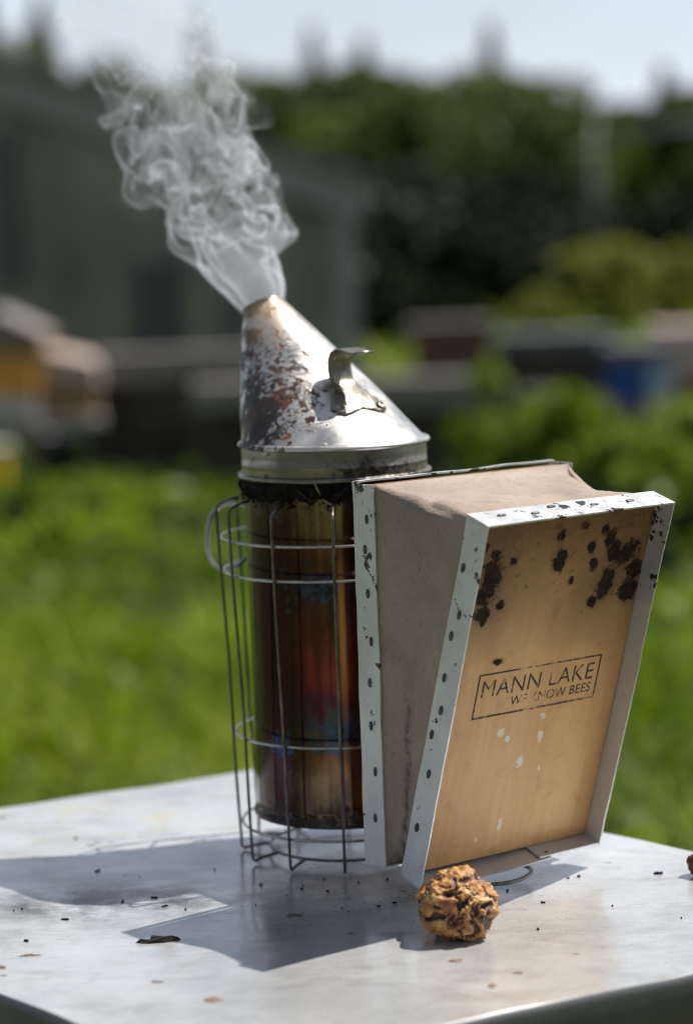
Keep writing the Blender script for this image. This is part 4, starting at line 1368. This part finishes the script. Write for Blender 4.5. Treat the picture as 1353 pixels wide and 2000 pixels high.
# ---- sunlit shrub in front of the wood on the right
for i, (px, py, y, w, sd) in enumerate(((1195, 492, 22, 1.5, 1), (1330, 505, 23, 1.5, 2), (1080, 575, 21, 0.9, 3), (1450, 520, 23, 1.4, 4), (640, 655, 19, 0.8, 5), (905, 600, 24, 0.9, 6))):
    broadleaf('pale_shrub', ground_at(px, y), height_for(py, px, y), w, M['leaf_pale'], ['broad pale yellow-green shrub beyond the pipe frame and hives', 'low pale yellow-green shrub behind the far hives'][i in (2, 4, 5)], 'shrub',
              'broad pale shrubs' if i not in (2, 4, 5) else 'low pale shrubs', leaves=2600, leaf=0.075, nclump=12, low=0.05, seed=400 + sd)

# ---- frame of grey pipes on the right
pf = tag(empty('pipe_frame', tuple(ground_at(1160, 24))), 'grey pipe frame with tall posts and a crossbar before the wood', 'frame')
def sub(o, root):
    o.parent = root
    o.location = -Vector(root.location)
    return o
for px, py0 in ((1160, 235), (1480, 205)):
    v, f = tube([tuple(ground_at(px, 24) + np.array([0, 0, -0.1])), tuple(at(px, py0, 24))], 0.050, 10)
    sub(mesh('post', v, f, M['pipe'], smooth=True), pf)
v, f = tube([at(1155, 270, 24), at(1486, 232, 24)], 0.050, 10)
sub(mesh('crossbar', v, f, M['pipe'], smooth=True), pf)

# ---- grey boarded shed on the left
SY = 14.0
shed = tag(empty('shed', tuple(ground_at(200, SY))), 'weathered grey board shed with a low pitched roof behind the hives', 'shed')
xr = at(690, 500, SY)[0]
x_apex = xr - 2.75
z_eave = at(668, 350, SY)[2]
slope = 0.36
def rake(x):
    return z_eave + slope * ((xr - x) if x > x_apex else (x - (2 * x_apex - xr)))
def quadbox(name, pts_front, depth, mat, root, y):
    """prism from a polygon in the x-z plane, from y back by depth"""
    n = len(pts_front)
    v = [(x, y, z) for x, z in pts_front] + [(x, y + depth, z) for x, z in pts_front]
    f = [tuple(range(n)), tuple(range(2 * n - 1, n - 1, -1))] + [(i, n + i, n + (i + 1) % n, (i + 1) % n) for i in range(n)]
    return sub(mesh(name, v, f, mat), root)
x = 2 * x_apex - xr
i = 0
while x < xr - 0.02:
    x2 = min(x + 0.172, xr)
    a, b = x + 0.004, x2 - 0.004
    pts = [(a, GROUND + 0.05), (b, GROUND + 0.05), (b, rake(b) - 0.02), (a, rake(a) - 0.02)]
    quadbox('board', pts, 0.025, M['shed_board'], shed, SY + 0.006 * (i % 3))
    x = x2
    i += 1
quadbox('side_wall', [(xr - 0.05, GROUND), (xr - 0.001, GROUND), (xr - 0.001, z_eave - 0.02), (xr - 0.05, z_eave - 0.02)], 4.5, M['shed_board'], shed, SY + 0.045)
quadbox('corner_trim', [(xr - 0.14, GROUND + 0.02), (xr + 0.02, GROUND + 0.02), (xr + 0.02, z_eave - 0.08), (xr - 0.14, z_eave - 0.03)], 0.035, M['shed_trim'], shed, SY - 0.04)
for s in (1, -1):
    xe = xr + 0.10 if s > 0 else 2 * x_apex - xr - 0.10
    ze = z_eave - slope * 0.10
    za = z_eave + slope * 2.75
    quadbox('roof', [(xe, ze), (xe, ze + 0.06), (x_apex, za + 0.06), (x_apex, za)], 4.8, M['shed_roof'], shed, SY - 0.16)
    quadbox('fascia_board', [(xe, ze - 0.24), (xe, ze - 0.004), (x_apex, za - 0.004), (x_apex, za - 0.24)], 0.03, M['shed_trim'], shed, SY - 0.085)
for (p0, p1, q0, q1) in ((255, 372, 505, 700), (430, 492, 560, 700), (-30, 60, 250, 560)):
    a, b = at(p0, q0, SY), at(p1, q1, SY)
    w = quadbox('window', [(a[0], b[2]), (b[0], b[2]), (b[0], a[2]), (a[0], a[2])], 0.02, M['shed_board'], shed, SY - 0.022)
    e = 0.03
    xm = (a[0] + b[0]) / 2
    for (u0, u1) in ((a[0] + e, xm - e / 2), (xm + e / 2, b[0] - e)):
        pn = quadbox('pane', [(u0, b[2] + e), (u1, b[2] + e), (u1, a[2] - e), (u0, a[2] - e)], 0.006, M['pane'], shed, SY - 0.029)
        pn.parent = w
        pn.location = (0, 0, 0)

# ---- hives and stands in the middle distance
def px_box(name, x0, x1, y0, y1, Y, depth, mat, root, rz=0.0, bevel=0.006):
    a, b = at(x0, y0, Y), at(x1, y1, Y)
    o = wbox(name, (a[0], Y, b[2]), (b[0], Y + depth, a[2]), mat, root, bevel=bevel)
    return o
def stand_legs(root, xs_, ytop, Y, depth, mat, r=0.04, name='leg'):
    for x in xs_:
        for dy in (0.05, depth - 0.09):
            a = at(x, ytop, Y)
            wbox(name, (a[0] - r, Y + dy, GROUND - 0.02), (a[0] + r, Y + dy + 2 * r, a[2]), mat, root)

# stand with a long grey plank
Y = 9.0
st = tag(empty('hive_stand', tuple(ground_at(330, Y))), 'long low stand with a grey plank top behind the smoker', 'stand')
px_box('plank', 190, 505, 692, 742, Y, 0.20, M['grey_wood'], st)
px_box('plank', 186, 500, 694, 716, Y + 0.22, 0.20, M['grey_wood'], st)
px_box('apron', 200, 495, 760, 800, Y + 0.06, 0.05, M['dark_wood'], st)
px_box('apron', 205, 490, 815, 870, Y + 0.10, 0.05, M['dark_wood'], st)
stand_legs(st, (222, 360, 480), 744, Y, 0.42, M['dark_wood'])
st = tag(empty('hive_stand', tuple(ground_at(700, 8.2))), 'low stand of weathered grey boards reaching behind the cone', 'stand')
px_box('plank', 372, 650, 750, 798, 8.2, 0.16, M['grey_wood'], st)
px_box('plank', 655, 948, 742, 795, 8.2, 0.16, M['grey_wood'], st)
px_box('plank', 372, 948, 752, 772, 8.38, 0.16, M['grey_wood'], st)
px_box('apron', 380, 940, 815, 868, 8.28, 0.05, M['dark_wood'], st)
px_box('shade_panel', 380, 940, 800, 960, 8.62, 0.03, M['dark_wood'], st)  # dark sheet standing in for the shade under the planks
stand_legs(st, (400, 520, 655, 800, 925), 800, 8.2, 0.40, M['dark_wood'])
for k, (a, b, c, d2) in enumerate(((420, 560, 880, 985), (570, 720, 890, 990), (730, 900, 885, 980))):
    bx = tag(empty('storage_box', tuple(ground_at((a + b) / 2, 8.3))), 'dark wooden box stored below the grey board stand', 'box', 'dark boxes below the stand')
    px_box('box_body', a, b, c, d2, 8.26 + 0.02 * k, 0.30, M['dark_wood'], bx)
    px_box('box_lid', a - 6, b + 6, c - 12, c + 1, 8.25 + 0.02 * k, 0.32, M['dark_wood'], bx)
bx = tag(empty('storage_box', tuple(ground_at(250, 9.1))), 'dark low crate below the long plank stand', 'crate')
px_box('box_body', 215, 350, 885, 985, 9.1, 0.3, M['dark_wood'], bx)
px_box('box_rim', 210, 355, 872, 886, 9.09, 0.32, M['dark_wood'], bx)

# orange and tan hives on the left
Y = 8.8
h1 = tag(empty('beehive', tuple(ground_at(-20, Y))), 'beehive with an orange box above a white box', 'beehive')
px_box('hive_box', -110, 76, 690, 774, Y, 0.42, M['orange_box'], h1)
px_box('hive_box', -110, 76, 776, 822, Y, 0.42, M['white_box'], h1)
px_box('bottom_board', -118, 84, 824, 846, Y - 0.03, 0.5, M['grey_wood'], h1)
stand_legs(h1, (-95, 60), 846, Y, 0.42, M['grey_wood'])
px_box('roof_rim', -118, 84, 655, 692, Y - 0.02, 0.46, M['hive_wood'], h1)
a, b, c = at(-125, 655, Y - 0.03), at(90, 655, Y - 0.03), at(-20, 604, Y - 0.03)
v = [(a[0], a[1], a[2]), (b[0], b[1], b[2]), (c[0], c[1], c[2]), (a[0], a[1] + 0.5, a[2]), (b[0], b[1] + 0.5, b[2]), (c[0], c[1] + 0.5, c[2])]
sub(mesh('gable_roof', v, [(0, 1, 2), (5, 4, 3), (0, 2, 5, 3), (1, 4, 5, 2), (0, 3, 4, 1)], M['grey_wood']), h1)
h2 = tag(empty('beehive', tuple(ground_at(130, Y))), 'low tan beehive with a pale pink sloping lid', 'beehive')
px_box('hive_box', 80, 192, 772, 814, Y + 0.1, 0.42, M['tan_box'], h2)
px_box('bottom_board', 78, 198, 815, 830, Y + 0.08, 0.46, M['white_box'], h2)
p = [at(78, 745, Y + 0.06), at(196, 752, Y + 0.06), at(188, 708, Y + 0.06), at(86, 686, Y + 0.06)]
v = [tuple(q) for q in p] + [(q[0], q[1] + 0.5, q[2]) for q in p]
sub(mesh('sloping_lid', v, [(0, 1, 2, 3), (7, 6, 5, 4), (0, 3, 7, 4), (1, 5, 6, 2), (3, 2, 6, 7), (0, 4, 5, 1)], M['pink_lid']), h2)
px_box('entrance_bar', 80, 192, 753, 771, Y + 0.09, 0.42, M['hive_wood'], h2)
stand_legs(h2, (92, 182), 830, Y + 0.1, 0.42, M['dark_wood'])
v, f = lathe([(0.0, 0), (0.085, 0), (0.1, 0.16), (0.105, 0.17), (0.098, 0.172), (0.082, 0.01)], 28)
o = mesh('plastic_bucket', v, f, M['navy'], smooth=True)
g = at(122, 915, 8.6)
o.location = (g[0], 8.6, GROUND + 0.0)
bk = tag(empty('bucket', (g[0], 8.6, GROUND)), 'dark navy plastic bucket beside the tan hive', 'bucket')
o.name = 'bucket_body'
o.parent = bk
o.location = (0, 0, g[2] - GROUND - 0.02)
wbox('bucket_block', (g[0] - 0.09, 8.52, GROUND - 0.01), (g[0] + 0.09, 8.7, g[2] - 0.021), M['dark_wood'], bk)
o = tag(empty('feeder', tuple(ground_at(-8, 8.5))), 'small yellow feeder box standing in the grass below the orange hive', 'feeder')
px_box('feeder_body', -40, 12, 880, 990, 8.5, 0.12, M['yellow_box'], o)
px_box('feeder_cap', -44, 16, 872, 881, 8.49, 0.14, M['white_box'], o)

# hives on the right
def far_hive(label, Y, depth, boxes, lidspec, legs, group=None):
    x0, x1, y0, y1, lm = lidspec
    r = tag(empty('beehive', tuple(ground_at((x0 + x1) / 2, Y))), label, 'beehive', group)
    px_box('lid', x0, x1, y0, y1, Y - 0.02, depth + 0.04, lm, r)
    for (a, b, c, d_, m_) in boxes:
        px_box('hive_box', a, b, c, d_, Y, depth, m_, r)
    lasty = max(q[3] for q in boxes)
    xa, xb = min(q[0] for q in boxes), max(q[1] for q in boxes)
    px_box('bottom_board', xa - 4, xb + 4, lasty + 1, lasty + 14, Y - 0.02, depth + 0.04, M['grey_wood'], r)
    stand_legs(r, (xa + 12, xb - 12), lasty + 14, Y, depth, M['dark_wood'], 0.035)
    return r
far_hive('beehive with a brown-red box under a flat grey lid', 11.5, 0.45, [(812, 955, 660, 692, M['red_box']), (812, 955, 693, 742, M['brown_wood'])], (800, 968, 632, 659, M['brown_wood']), ())
far_hive('long grey hive with a wide sheet metal lid', 11.8, 0.45, [(985, 1185, 689, 770, M['dark_wood'])], (972, 1200, 655, 688, M['grey_lid']), ())
far_hive('blue beehive with a pale sheet lid beside the pink lidded one', 11.0, 0.45, [(1196, 1262, 704, 785, M['blue_box']), (1263, 1312, 704, 800, M['pale_blue'])], (1188, 1322, 676, 703, M['grey_lid']), ())
far_hive('beehive with a faded pink lid and dark red box', 11.6, 0.45, [(1300, 1440, 700, 738, M['pink_lid']), (1300, 1440, 739, 800, M['red_box'])], (1285, 1452, 640, 699, M['pink_lid']), ())
far_hive('blue beehive half hidden by the leafy bush', 9.2, 0.42, [(1040, 1130, 790, 870, M['blue_box'])], (1032, 1138, 770, 789, M['dark_wood']), ())
o = tag(empty('fence_post', tuple(ground_at(1282, 8.4))), 'leaning bare pale wooden post between the bushes', 'post')
a = ground_at(1262, 8.4)
b = at(1296, 785, 8.5)
v, f = tube([a - Z * 0.05, lerp(a, b, 0.5) + np.array([0.008, 0, 0]), b], [0.035, 0.032, 0.027], 9)
sub(mesh('post_shaft', v, f, M['pink_lid'], smooth=True), o)
v, f = tube([b - Z * 0.001, b + Z * 0.012], [0.028, 0.018], 9)
sub(mesh('post_top', v, f, M['grey_wood'], smooth=True), o)

# ---- leafy bushes behind the bellows
for i, (px, py, y, w, lab) in enumerate(((985, 712, 6.9, 0.42, 'bright leafy bush climbing beside the grey board stand'), (1120, 770, 6.5, 0.46, 'bright leafy bush before the half hidden blue hive'),
                                         (1235, 840, 6.3, 0.40, 'low bright bush beside the leaning post'), (1345, 790, 6.8, 0.46, 'tall bright bush before the dark red hive'), (1440, 800, 6.6, 0.5, 'bright bush beyond the dark red hive'))):
    broadleaf('leafy_bush', ground_at(px, y), height_for(py, px, y), w, M['leaf_bright'], lab, 'bush', leaves=1500, leaf=0.034, nclump=16, low=0.05, seed=500 + i)
# ---- weeds at the foot of the stands, one of them with white umbels
for i, (px, py, y, w, mm, lab) in enumerate(((345, 955, 7.6, 0.17, 'flower', 'white flowering weed before the grey board stand'), (250, 985, 7.6, 0.30, 'leaf_bright', 'green weed clump beside the white flowering weed'),
                                          (60, 960, 7.4, 0.36, 'leaf_bright', 'green weed clump below the orange hive'), (460, 980, 7.2, 0.28, 'leaf_bright', 'green weed clump below the boxes of the stand'), (160, 1010, 7.2, 0.3, 'leaf_bright', 'green weed clump before the navy bucket'))):
    broadleaf('weed', ground_at(px, y), height_for(py, px, y), w, M[mm], lab, 'weed', leaves=700, leaf=0.028, nclump=10, low=0.25 if mm == 'flower' else 0.05, seed=600 + i)

for i, (px, py, y, w) in enumerate(((20, 1000, 6.6, 0.34), (200, 985, 7.3, 0.34), (300, 1015, 6.8, 0.26), (420, 965, 7.6, 0.30), (110, 1045, 6.2, 0.26), (520, 960, 7.5, 0.3), (700, 950, 7.6, 0.35), (860, 930, 7.4, 0.35), (1000, 900, 6.9, 0.4), (1180, 960, 6.0, 0.3), (1330, 1010, 5.6, 0.3), (1260, 1090, 5.0, 0.2))):
    broadleaf('weed', ground_at(px, y), height_for(py, px, y), w, M['leaf_deep_shade'], 'dark green weed clump in the grass before the stands', 'weed', 'dark weeds before the stands', leaves=700, leaf=0.034, nclump=10, low=0.05, seed=700 + i)

# ---- meadow grass
def grass(n, y0, y1, margin, hmin, hmax, wd, seed):
    r = np.random.default_rng(seed)
    y = y0 + (y1 - y0) * r.uniform(0, 1, n) ** 0.75
    half = 0.23 * (y + 1.3) + margin + 0.5
    x = r.uniform(-1, 1, n) * half
    keep = ~((np.abs(x) < 0.42) & (y < 0.45))
    x, y = x[keep], y[keep]
    n = len(x)
    cn = np.array([mnoise.noise(Vector((a * 1.1, b * 1.1, 2.0))) for a, b in zip(x[::1], y[::1])])
    cn2 = np.array([mnoise.noise(Vector((a * 4.0, b * 4.0, 7.0))) for a, b in zip(x, y)])
    h = r.uniform(hmin, hmax, n) * (1 + 0.5 * cn) * (1 + 0.3 * cn2)
    az = r.uniform(0, 2 * np.pi, n)
    lean = r.uniform(0.1, 1.3, n) * h
    wv = np.stack([-np.sin(az), np.cos(az), 0 * az], 1) * (wd * r.uniform(0.6, 1.5, n))[:, None]
    lv_ = np.stack([np.cos(az), np.sin(az), 0 * az], 1)
    b = np.stack([x, y, np.full(n, GROUND - 0.01)], 1)
    m1 = b + lv_ * (lean * 0.3)[:, None] + np.stack([0 * h, 0 * h, h * 0.6], 1)
    t = b + lv_ * lean[:, None] + np.stack([0 * h, 0 * h, h], 1)
    p = np.stack([b - wv, b + wv, m1 + wv * 0.8, m1 - wv * 0.8, t + wv * 0.12, t - wv * 0.12], 1).reshape(-1, 3)
    k = np.arange(n)[:, None] * 6
    q = np.concatenate([k + np.array([[0, 1, 2, 3]]), k + np.array([[3, 2, 4, 5]])], 0)
    cn3 = np.array([mnoise.noise(Vector((a * 2.1 + 9, b * 1.5, 1.0))) for a, b in zip(x, y)])
    tint = np.clip(0.45 + 0.6 * cn + 0.45 * cn2 + 0.8 * cn3 + r.normal(0, 0.14, n), 0, 1)
    tint = np.clip(tint - 0.60 * np.clip((y - 4.6) / 2.0, 0, 1) * (y < 13), 0, 1)   # shade round the stands put into a darker tint
    dead = r.uniform(0, 1, n) < 0.05
    tint[dead] = 1.0
    return p, q, np.repeat(tint, 6)
P, Q, T = [], [], []
off = 0
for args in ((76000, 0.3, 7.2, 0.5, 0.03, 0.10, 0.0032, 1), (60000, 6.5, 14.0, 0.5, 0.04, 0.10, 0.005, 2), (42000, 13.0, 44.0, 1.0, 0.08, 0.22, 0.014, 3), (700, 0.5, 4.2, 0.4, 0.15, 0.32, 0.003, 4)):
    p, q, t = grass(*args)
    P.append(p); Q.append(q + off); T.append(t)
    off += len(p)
# broad leaves of the weeds that grow among the blades
rl_ = np.random.default_rng(21)
nl_ = 38000
yy = 0.35 + 8.5 * rl_.uniform(0, 1, nl_) ** 0.8
xx = rl_.uniform(-1, 1, nl_) * (0.23 * (yy + 1.3) + 1.0)
kp = ~((np.abs(xx) < 0.42) & (yy < 0.45))
xx, yy = xx[kp], yy[kp]
den = np.array([mnoise.noise(Vector((a * 1.7 + 5, b * 1.7, 4.0))) for a, b in zip(xx, yy)])
kp = den > rl_.uniform(-0.45, 0.35, len(xx))
xx, yy, den = xx[kp], yy[kp], den[kp]
pc = np.stack([xx, yy, GROUND + rl_.uniform(0.01, 0.10, len(xx)) * (1 + 0.8 * den)], 1)
p, q = leaf_quads(pc, 0.030, 0.6, 1.5, rl_)
P.append(p); Q.append(q + off); T.append(np.repeat(np.clip(0.35 + 0.7 * den + rl_.normal(0, 0.16, len(xx)), 0, 0.8), 4))
off += len(p)
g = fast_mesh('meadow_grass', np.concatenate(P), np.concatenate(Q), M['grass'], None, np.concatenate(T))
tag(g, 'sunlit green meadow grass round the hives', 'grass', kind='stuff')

# ================================================================== smoke
def smoke_grid(np, seed=31, AMP=0.27, WID=53.0, DEC=0.017):
    """streak sheets shed from the nozzle's rim and carried by a turbulent draught, splatted to a voxel grid"""
    r = np.random.default_rng(seed)
    # periodic divergence-free turbulence on a cube of side L
    n, L, KP = 96, 0.15, 4.3
    k1 = np.fft.fftfreq(n, 1.0 / n)
    K = np.stack(np.meshgrid(k1, k1, k1[:n // 2 + 1].copy(), indexing='ij'), 0)
    K[2] = np.abs(K[2])
    kk = np.sqrt((K ** 2).sum(0)); kk[0, 0, 0] = 1
    amp = np.where(kk < KP, (kk / KP) ** 2, (kk / KP) ** -2.8) * np.exp(-(kk / 22.0) ** 2)
    pot = []
    for c in range(3):
        w = np.fft.rfftn(r.normal(size=(n, n, n)))
        pot.append(w * amp / kk)
    cu = np.stack([1j * (K[1] * pot[2] - K[2] * pot[1]), 1j * (K[2] * pot[0] - K[0] * pot[2]), 1j * (K[0] * pot[1] - K[1] * pot[0])], 0)
    F = np.stack([np.fft.irfftn(cu[c], s=(n, n, n)) for c in range(3)], -1)
    F /= F.std()
    F = F.astype(np.float32).reshape(-1, 3)
    def turb(p):
        q = p * (n / L)
        i = np.floor(q).astype(np.int32)
        f = (q - i).astype(np.float32)
        i0 = i % n
        i1 = (i0 + 1) % n
        out = 0
        for dx in (0, 1):
            ix = (i1 if dx else i0)[:, 0] * (n * n)
            wx = f[:, 0] if dx else 1 - f[:, 0]
            for dy in (0, 1):
                iy = (i1 if dy else i0)[:, 1] * n
                wy = wx * (f[:, 1] if dy else 1 - f[:, 1])
                for dz in (0, 1):
                    iz = (i1 if dz else i0)[:, 2]
                    w = wy * (f[:, 2] if dz else 1 - f[:, 2])
                    out = out + F[ix + iy + iz] * w[:, None]
        return out
    tip = np.array([-0.0378, 0.0517, 0.3085], np.float32)
    s_ = np.array([0.535, -0.731, 0.424]); s_ /= np.linalg.norm(s_)
    v_ = np.array([0.8069, 0.5906, 0.0])
    ax = np.cross(s_, v_); ax = ax / np.linalg.norm(ax)
    if ax[2] < 0: ax = -ax
    U = np.array([-0.375, 0.10, 1.0], np.float32)
    lines, nth = 280, 200
    dt = 0.30 / lines
    th = np.linspace(0, 2 * np.pi, nth, endpoint=False)
    sheets = []
    for rad, ph in ((0.0108, 0.0), (0.0070, 1.0)):
        ring = tip + rad * (np.cos(th + ph)[:, None] * s_ + np.sin(th + ph)[:, None] * v_)
        P = np.zeros((lines, nth, 3), np.float32)
        for st in range(lines):
            t = st * dt
            m = st + 1
            # new line, with a little flutter of the puff
            P[st] = ring
            Q = P[:m].reshape(-1, 3)
            h = np.clip(Q[:, 2] - tip[2], 0, None)
            amp_ = AMP * np.clip((h - 0.004) / 0.030, 0, 1) + 0.02
            conv = U * t * 0.62
            u1 = turb(Q * 1.0 - conv) * amp_[:, None]
            # mean draught; the jet widens quickly just above the nozzle
            cx = tip + U * h[:, None]
            rel = Q - cx
            rel[:, 2] = 0
            wid = WID * np.exp(-h / DEC)
            vel = U * (0.80 + 0.25 * np.exp(-h / 0.02))[:, None] + rel * wid[:, None] + u1
            vel -= rel * (3.2 * np.clip((h - 0.035) / 0.03, 0, 1) * (np.linalg.norm(rel, axis=1) / 0.034) ** 2)[:, None]
            # the breeze bends the top of the plume to the left
            vel[:, 0] -= 0.25 * np.clip((h - 0.15) / 0.1, 0, 1)
            Q = Q + vel * dt
            P[:m] = Q.reshape(m, nth, 3)
        sheets.append(P)
    lo = np.array([-0.235, -0.005, 0.300]); hi = np.array([0.036, 0.160, 0.575])
    vox = 0.00090
    dims = np.ceil((hi - lo) / vox).astype(int)
    G = np.zeros(int(dims.prod()), np.float32)
    up = 6
    for P, wgt in zip(sheets, (1.0, 0.55)):
        P = P[::-1]            # youngest first
        A = np.concatenate([P, P[:, :1]], 1)
        for a in range(up):
            fa = (a + 0.5) / up
            row = A[:-1] * (1 - fa) + A[1:] * fa
            for b in range(up):
                fb = (b + 0.5) / up
                q = (row[:, :-1] * (1 - fb) + row[:, 1:] * fb).reshape(-1, 3)
                # cells torn very wide carry little visible smoke each
                age = np.repeat(np.linspace(0, 1, row.shape[0]), nth)
                q = (q - lo) / vox + r.uniform(-0.35, 0.35, q.shape)
                i = np.round(q).astype(np.int64)
                ok = ((i >= 1) & (i < dims - 1)).all(1)
                i, w = i[ok], (wgt * (1 - 0.62 * age))[ok]
                G += np.bincount(i[:, 0] + dims[0] * (i[:, 1] + dims[1] * i[:, 2]), w, minlength=len(G)).astype(np.float32)
    G = G.reshape(dims[2], dims[1], dims[0])
    for ax_ in (0, 1, 2):
        G = 0.5 * G + 0.25 * (np.roll(G, 1, ax_) + np.roll(G, -1, ax_))
    # fade to nothing at the faces of the box
    for ax_, nn in ((0, dims[2]), (1, dims[1]), (2, dims[0])):
        e = np.minimum(np.arange(nn), np.arange(nn)[::-1]) / 14.0
        sh = [1, 1, 1]; sh[ax_] = nn
        G *= np.clip(e, 0, 1).reshape(sh).astype(np.float32) if not (ax_ == 0) else np.clip(np.arange(nn)[::-1] / 14.0, 0, 1).reshape(sh).astype(np.float32)
    return G, lo, hi, vox, dims

def build_smoke():
    G, lo, hi, vox, dims = smoke_grid(np)
    nx_, ny_, nz_ = (int(q) for q in dims)
    me = bpy.data.meshes.new('smoke')
    me.vertices.add(nx_ * ny_ * nz_)
    me.attributes.new('dens', 'FLOAT', 'POINT').data.foreach_set('value', np.ascontiguousarray(G, np.float32).ravel())
    o = bpy.data.objects.new('smoke', me)
    COL.objects.link(o)
    # a volume that scatters light, dense where the streak sheets are
    mt = bpy.data.materials.new('wood_smoke')
    mt.use_nodes = True
    n, l = mt.node_tree.nodes, mt.node_tree.links
    n.clear()
    out = n.new('ShaderNodeOutputMaterial')
    pv = n.new('ShaderNodeVolumePrincipled')
    pv.inputs['Color'].default_value = (0.87, 0.935, 1.0, 1)
    pv.inputs['Anisotropy'].default_value = 0.15
    pv.inputs['Density'].default_value = SMOKE_DENSITY
    l.new(pv.outputs['Volume'], out.inputs['Volume'])
    # the voxel values of this mesh become a fog volume
    ng = bpy.data.node_groups.new('smoke_volume', 'GeometryNodeTree')
    ng.interface.new_socket('Geometry', in_out='INPUT', socket_type='NodeSocketGeometry')
    ng.interface.new_socket('Geometry', in_out='OUTPUT', socket_type='NodeSocketGeometry')
    N, K = ng.nodes, ng.links
    gi, go = N.new('NodeGroupInput'), N.new('NodeGroupOutput')
    pos = N.new('GeometryNodeInputPosition')
    sub_ = N.new('ShaderNodeVectorMath'); sub_.operation = 'SUBTRACT'
    sub_.inputs[1].default_value = tuple(lo)
    div = N.new('ShaderNodeVectorMath'); div.operation = 'SCALE'
    div.inputs['Scale'].default_value = 1.0 / vox
    add = N.new('ShaderNodeVectorMath'); add.operation = 'ADD'
    add.inputs[1].default_value = (0.5, 0.5, 0.5)
    flo = N.new('ShaderNodeVectorMath'); flo.operation = 'FLOOR'
    sep = N.new('ShaderNodeSeparateXYZ')
    K.new(pos.outputs[0], sub_.inputs[0]); K.new(sub_.outputs[0], div.inputs[0])
    K.new(div.outputs[0], add.inputs[0]); K.new(add.outputs[0], flo.inputs[0]); K.new(flo.outputs[0], sep.inputs[0])
    m1 = N.new('ShaderNodeMath'); m1.operation = 'MULTIPLY_ADD'
    m1.inputs[1].default_value = ny_
    K.new(sep.outputs['Z'], m1.inputs[0]); K.new(sep.outputs['Y'], m1.inputs[2])
    m2 = N.new('ShaderNodeMath'); m2.operation = 'MULTIPLY_ADD'
    m2.inputs[1].default_value = nx_
    K.new(m1.outputs[0], m2.inputs[0]); K.new(sep.outputs['X'], m2.inputs[2])
    f2i = N.new('FunctionNodeFloatToInt')
    K.new(m2.outputs[0], f2i.inputs[0])
    na = N.new('GeometryNodeInputNamedAttribute'); na.data_type = 'FLOAT'
    na.inputs['Name'].default_value = 'dens'
    si = N.new('GeometryNodeSampleIndex'); si.data_type = 'FLOAT'; si.domain = 'POINT'; si.clamp = True
    K.new(gi.outputs[0], si.inputs['Geometry']); K.new(na.outputs['Attribute'], si.inputs['Value']); K.new(f2i.outputs[0], si.inputs['Index'])
    vc = N.new('GeometryNodeVolumeCube')
    vc.inputs['Min'].default_value = tuple(lo)
    vc.inputs['Max'].default_value = tuple(lo + vox * (np.array([nx_, ny_, nz_]) - 1))
    vc.inputs['Resolution X'].default_value = nx_
    vc.inputs['Resolution Y'].default_value = ny_
    vc.inputs['Resolution Z'].default_value = nz_
    K.new(si.outputs['Value'], vc.inputs['Density'])
    sm_ = N.new('GeometryNodeSetMaterial')
    sm_.inputs['Material'].default_value = mt
    K.new(vc.outputs['Volume'], sm_.inputs['Geometry']); K.new(sm_.outputs['Geometry'], go.inputs[0])
    md = o.modifiers.new('volume', 'NODES')
    md.node_group = ng
    me.materials.append(mt)
    tag(o, 'pale blue-white smoke curling up from the smoker nozzle', 'smoke', kind='stuff')
SMOKE_DENSITY = 5.0
build_smoke()
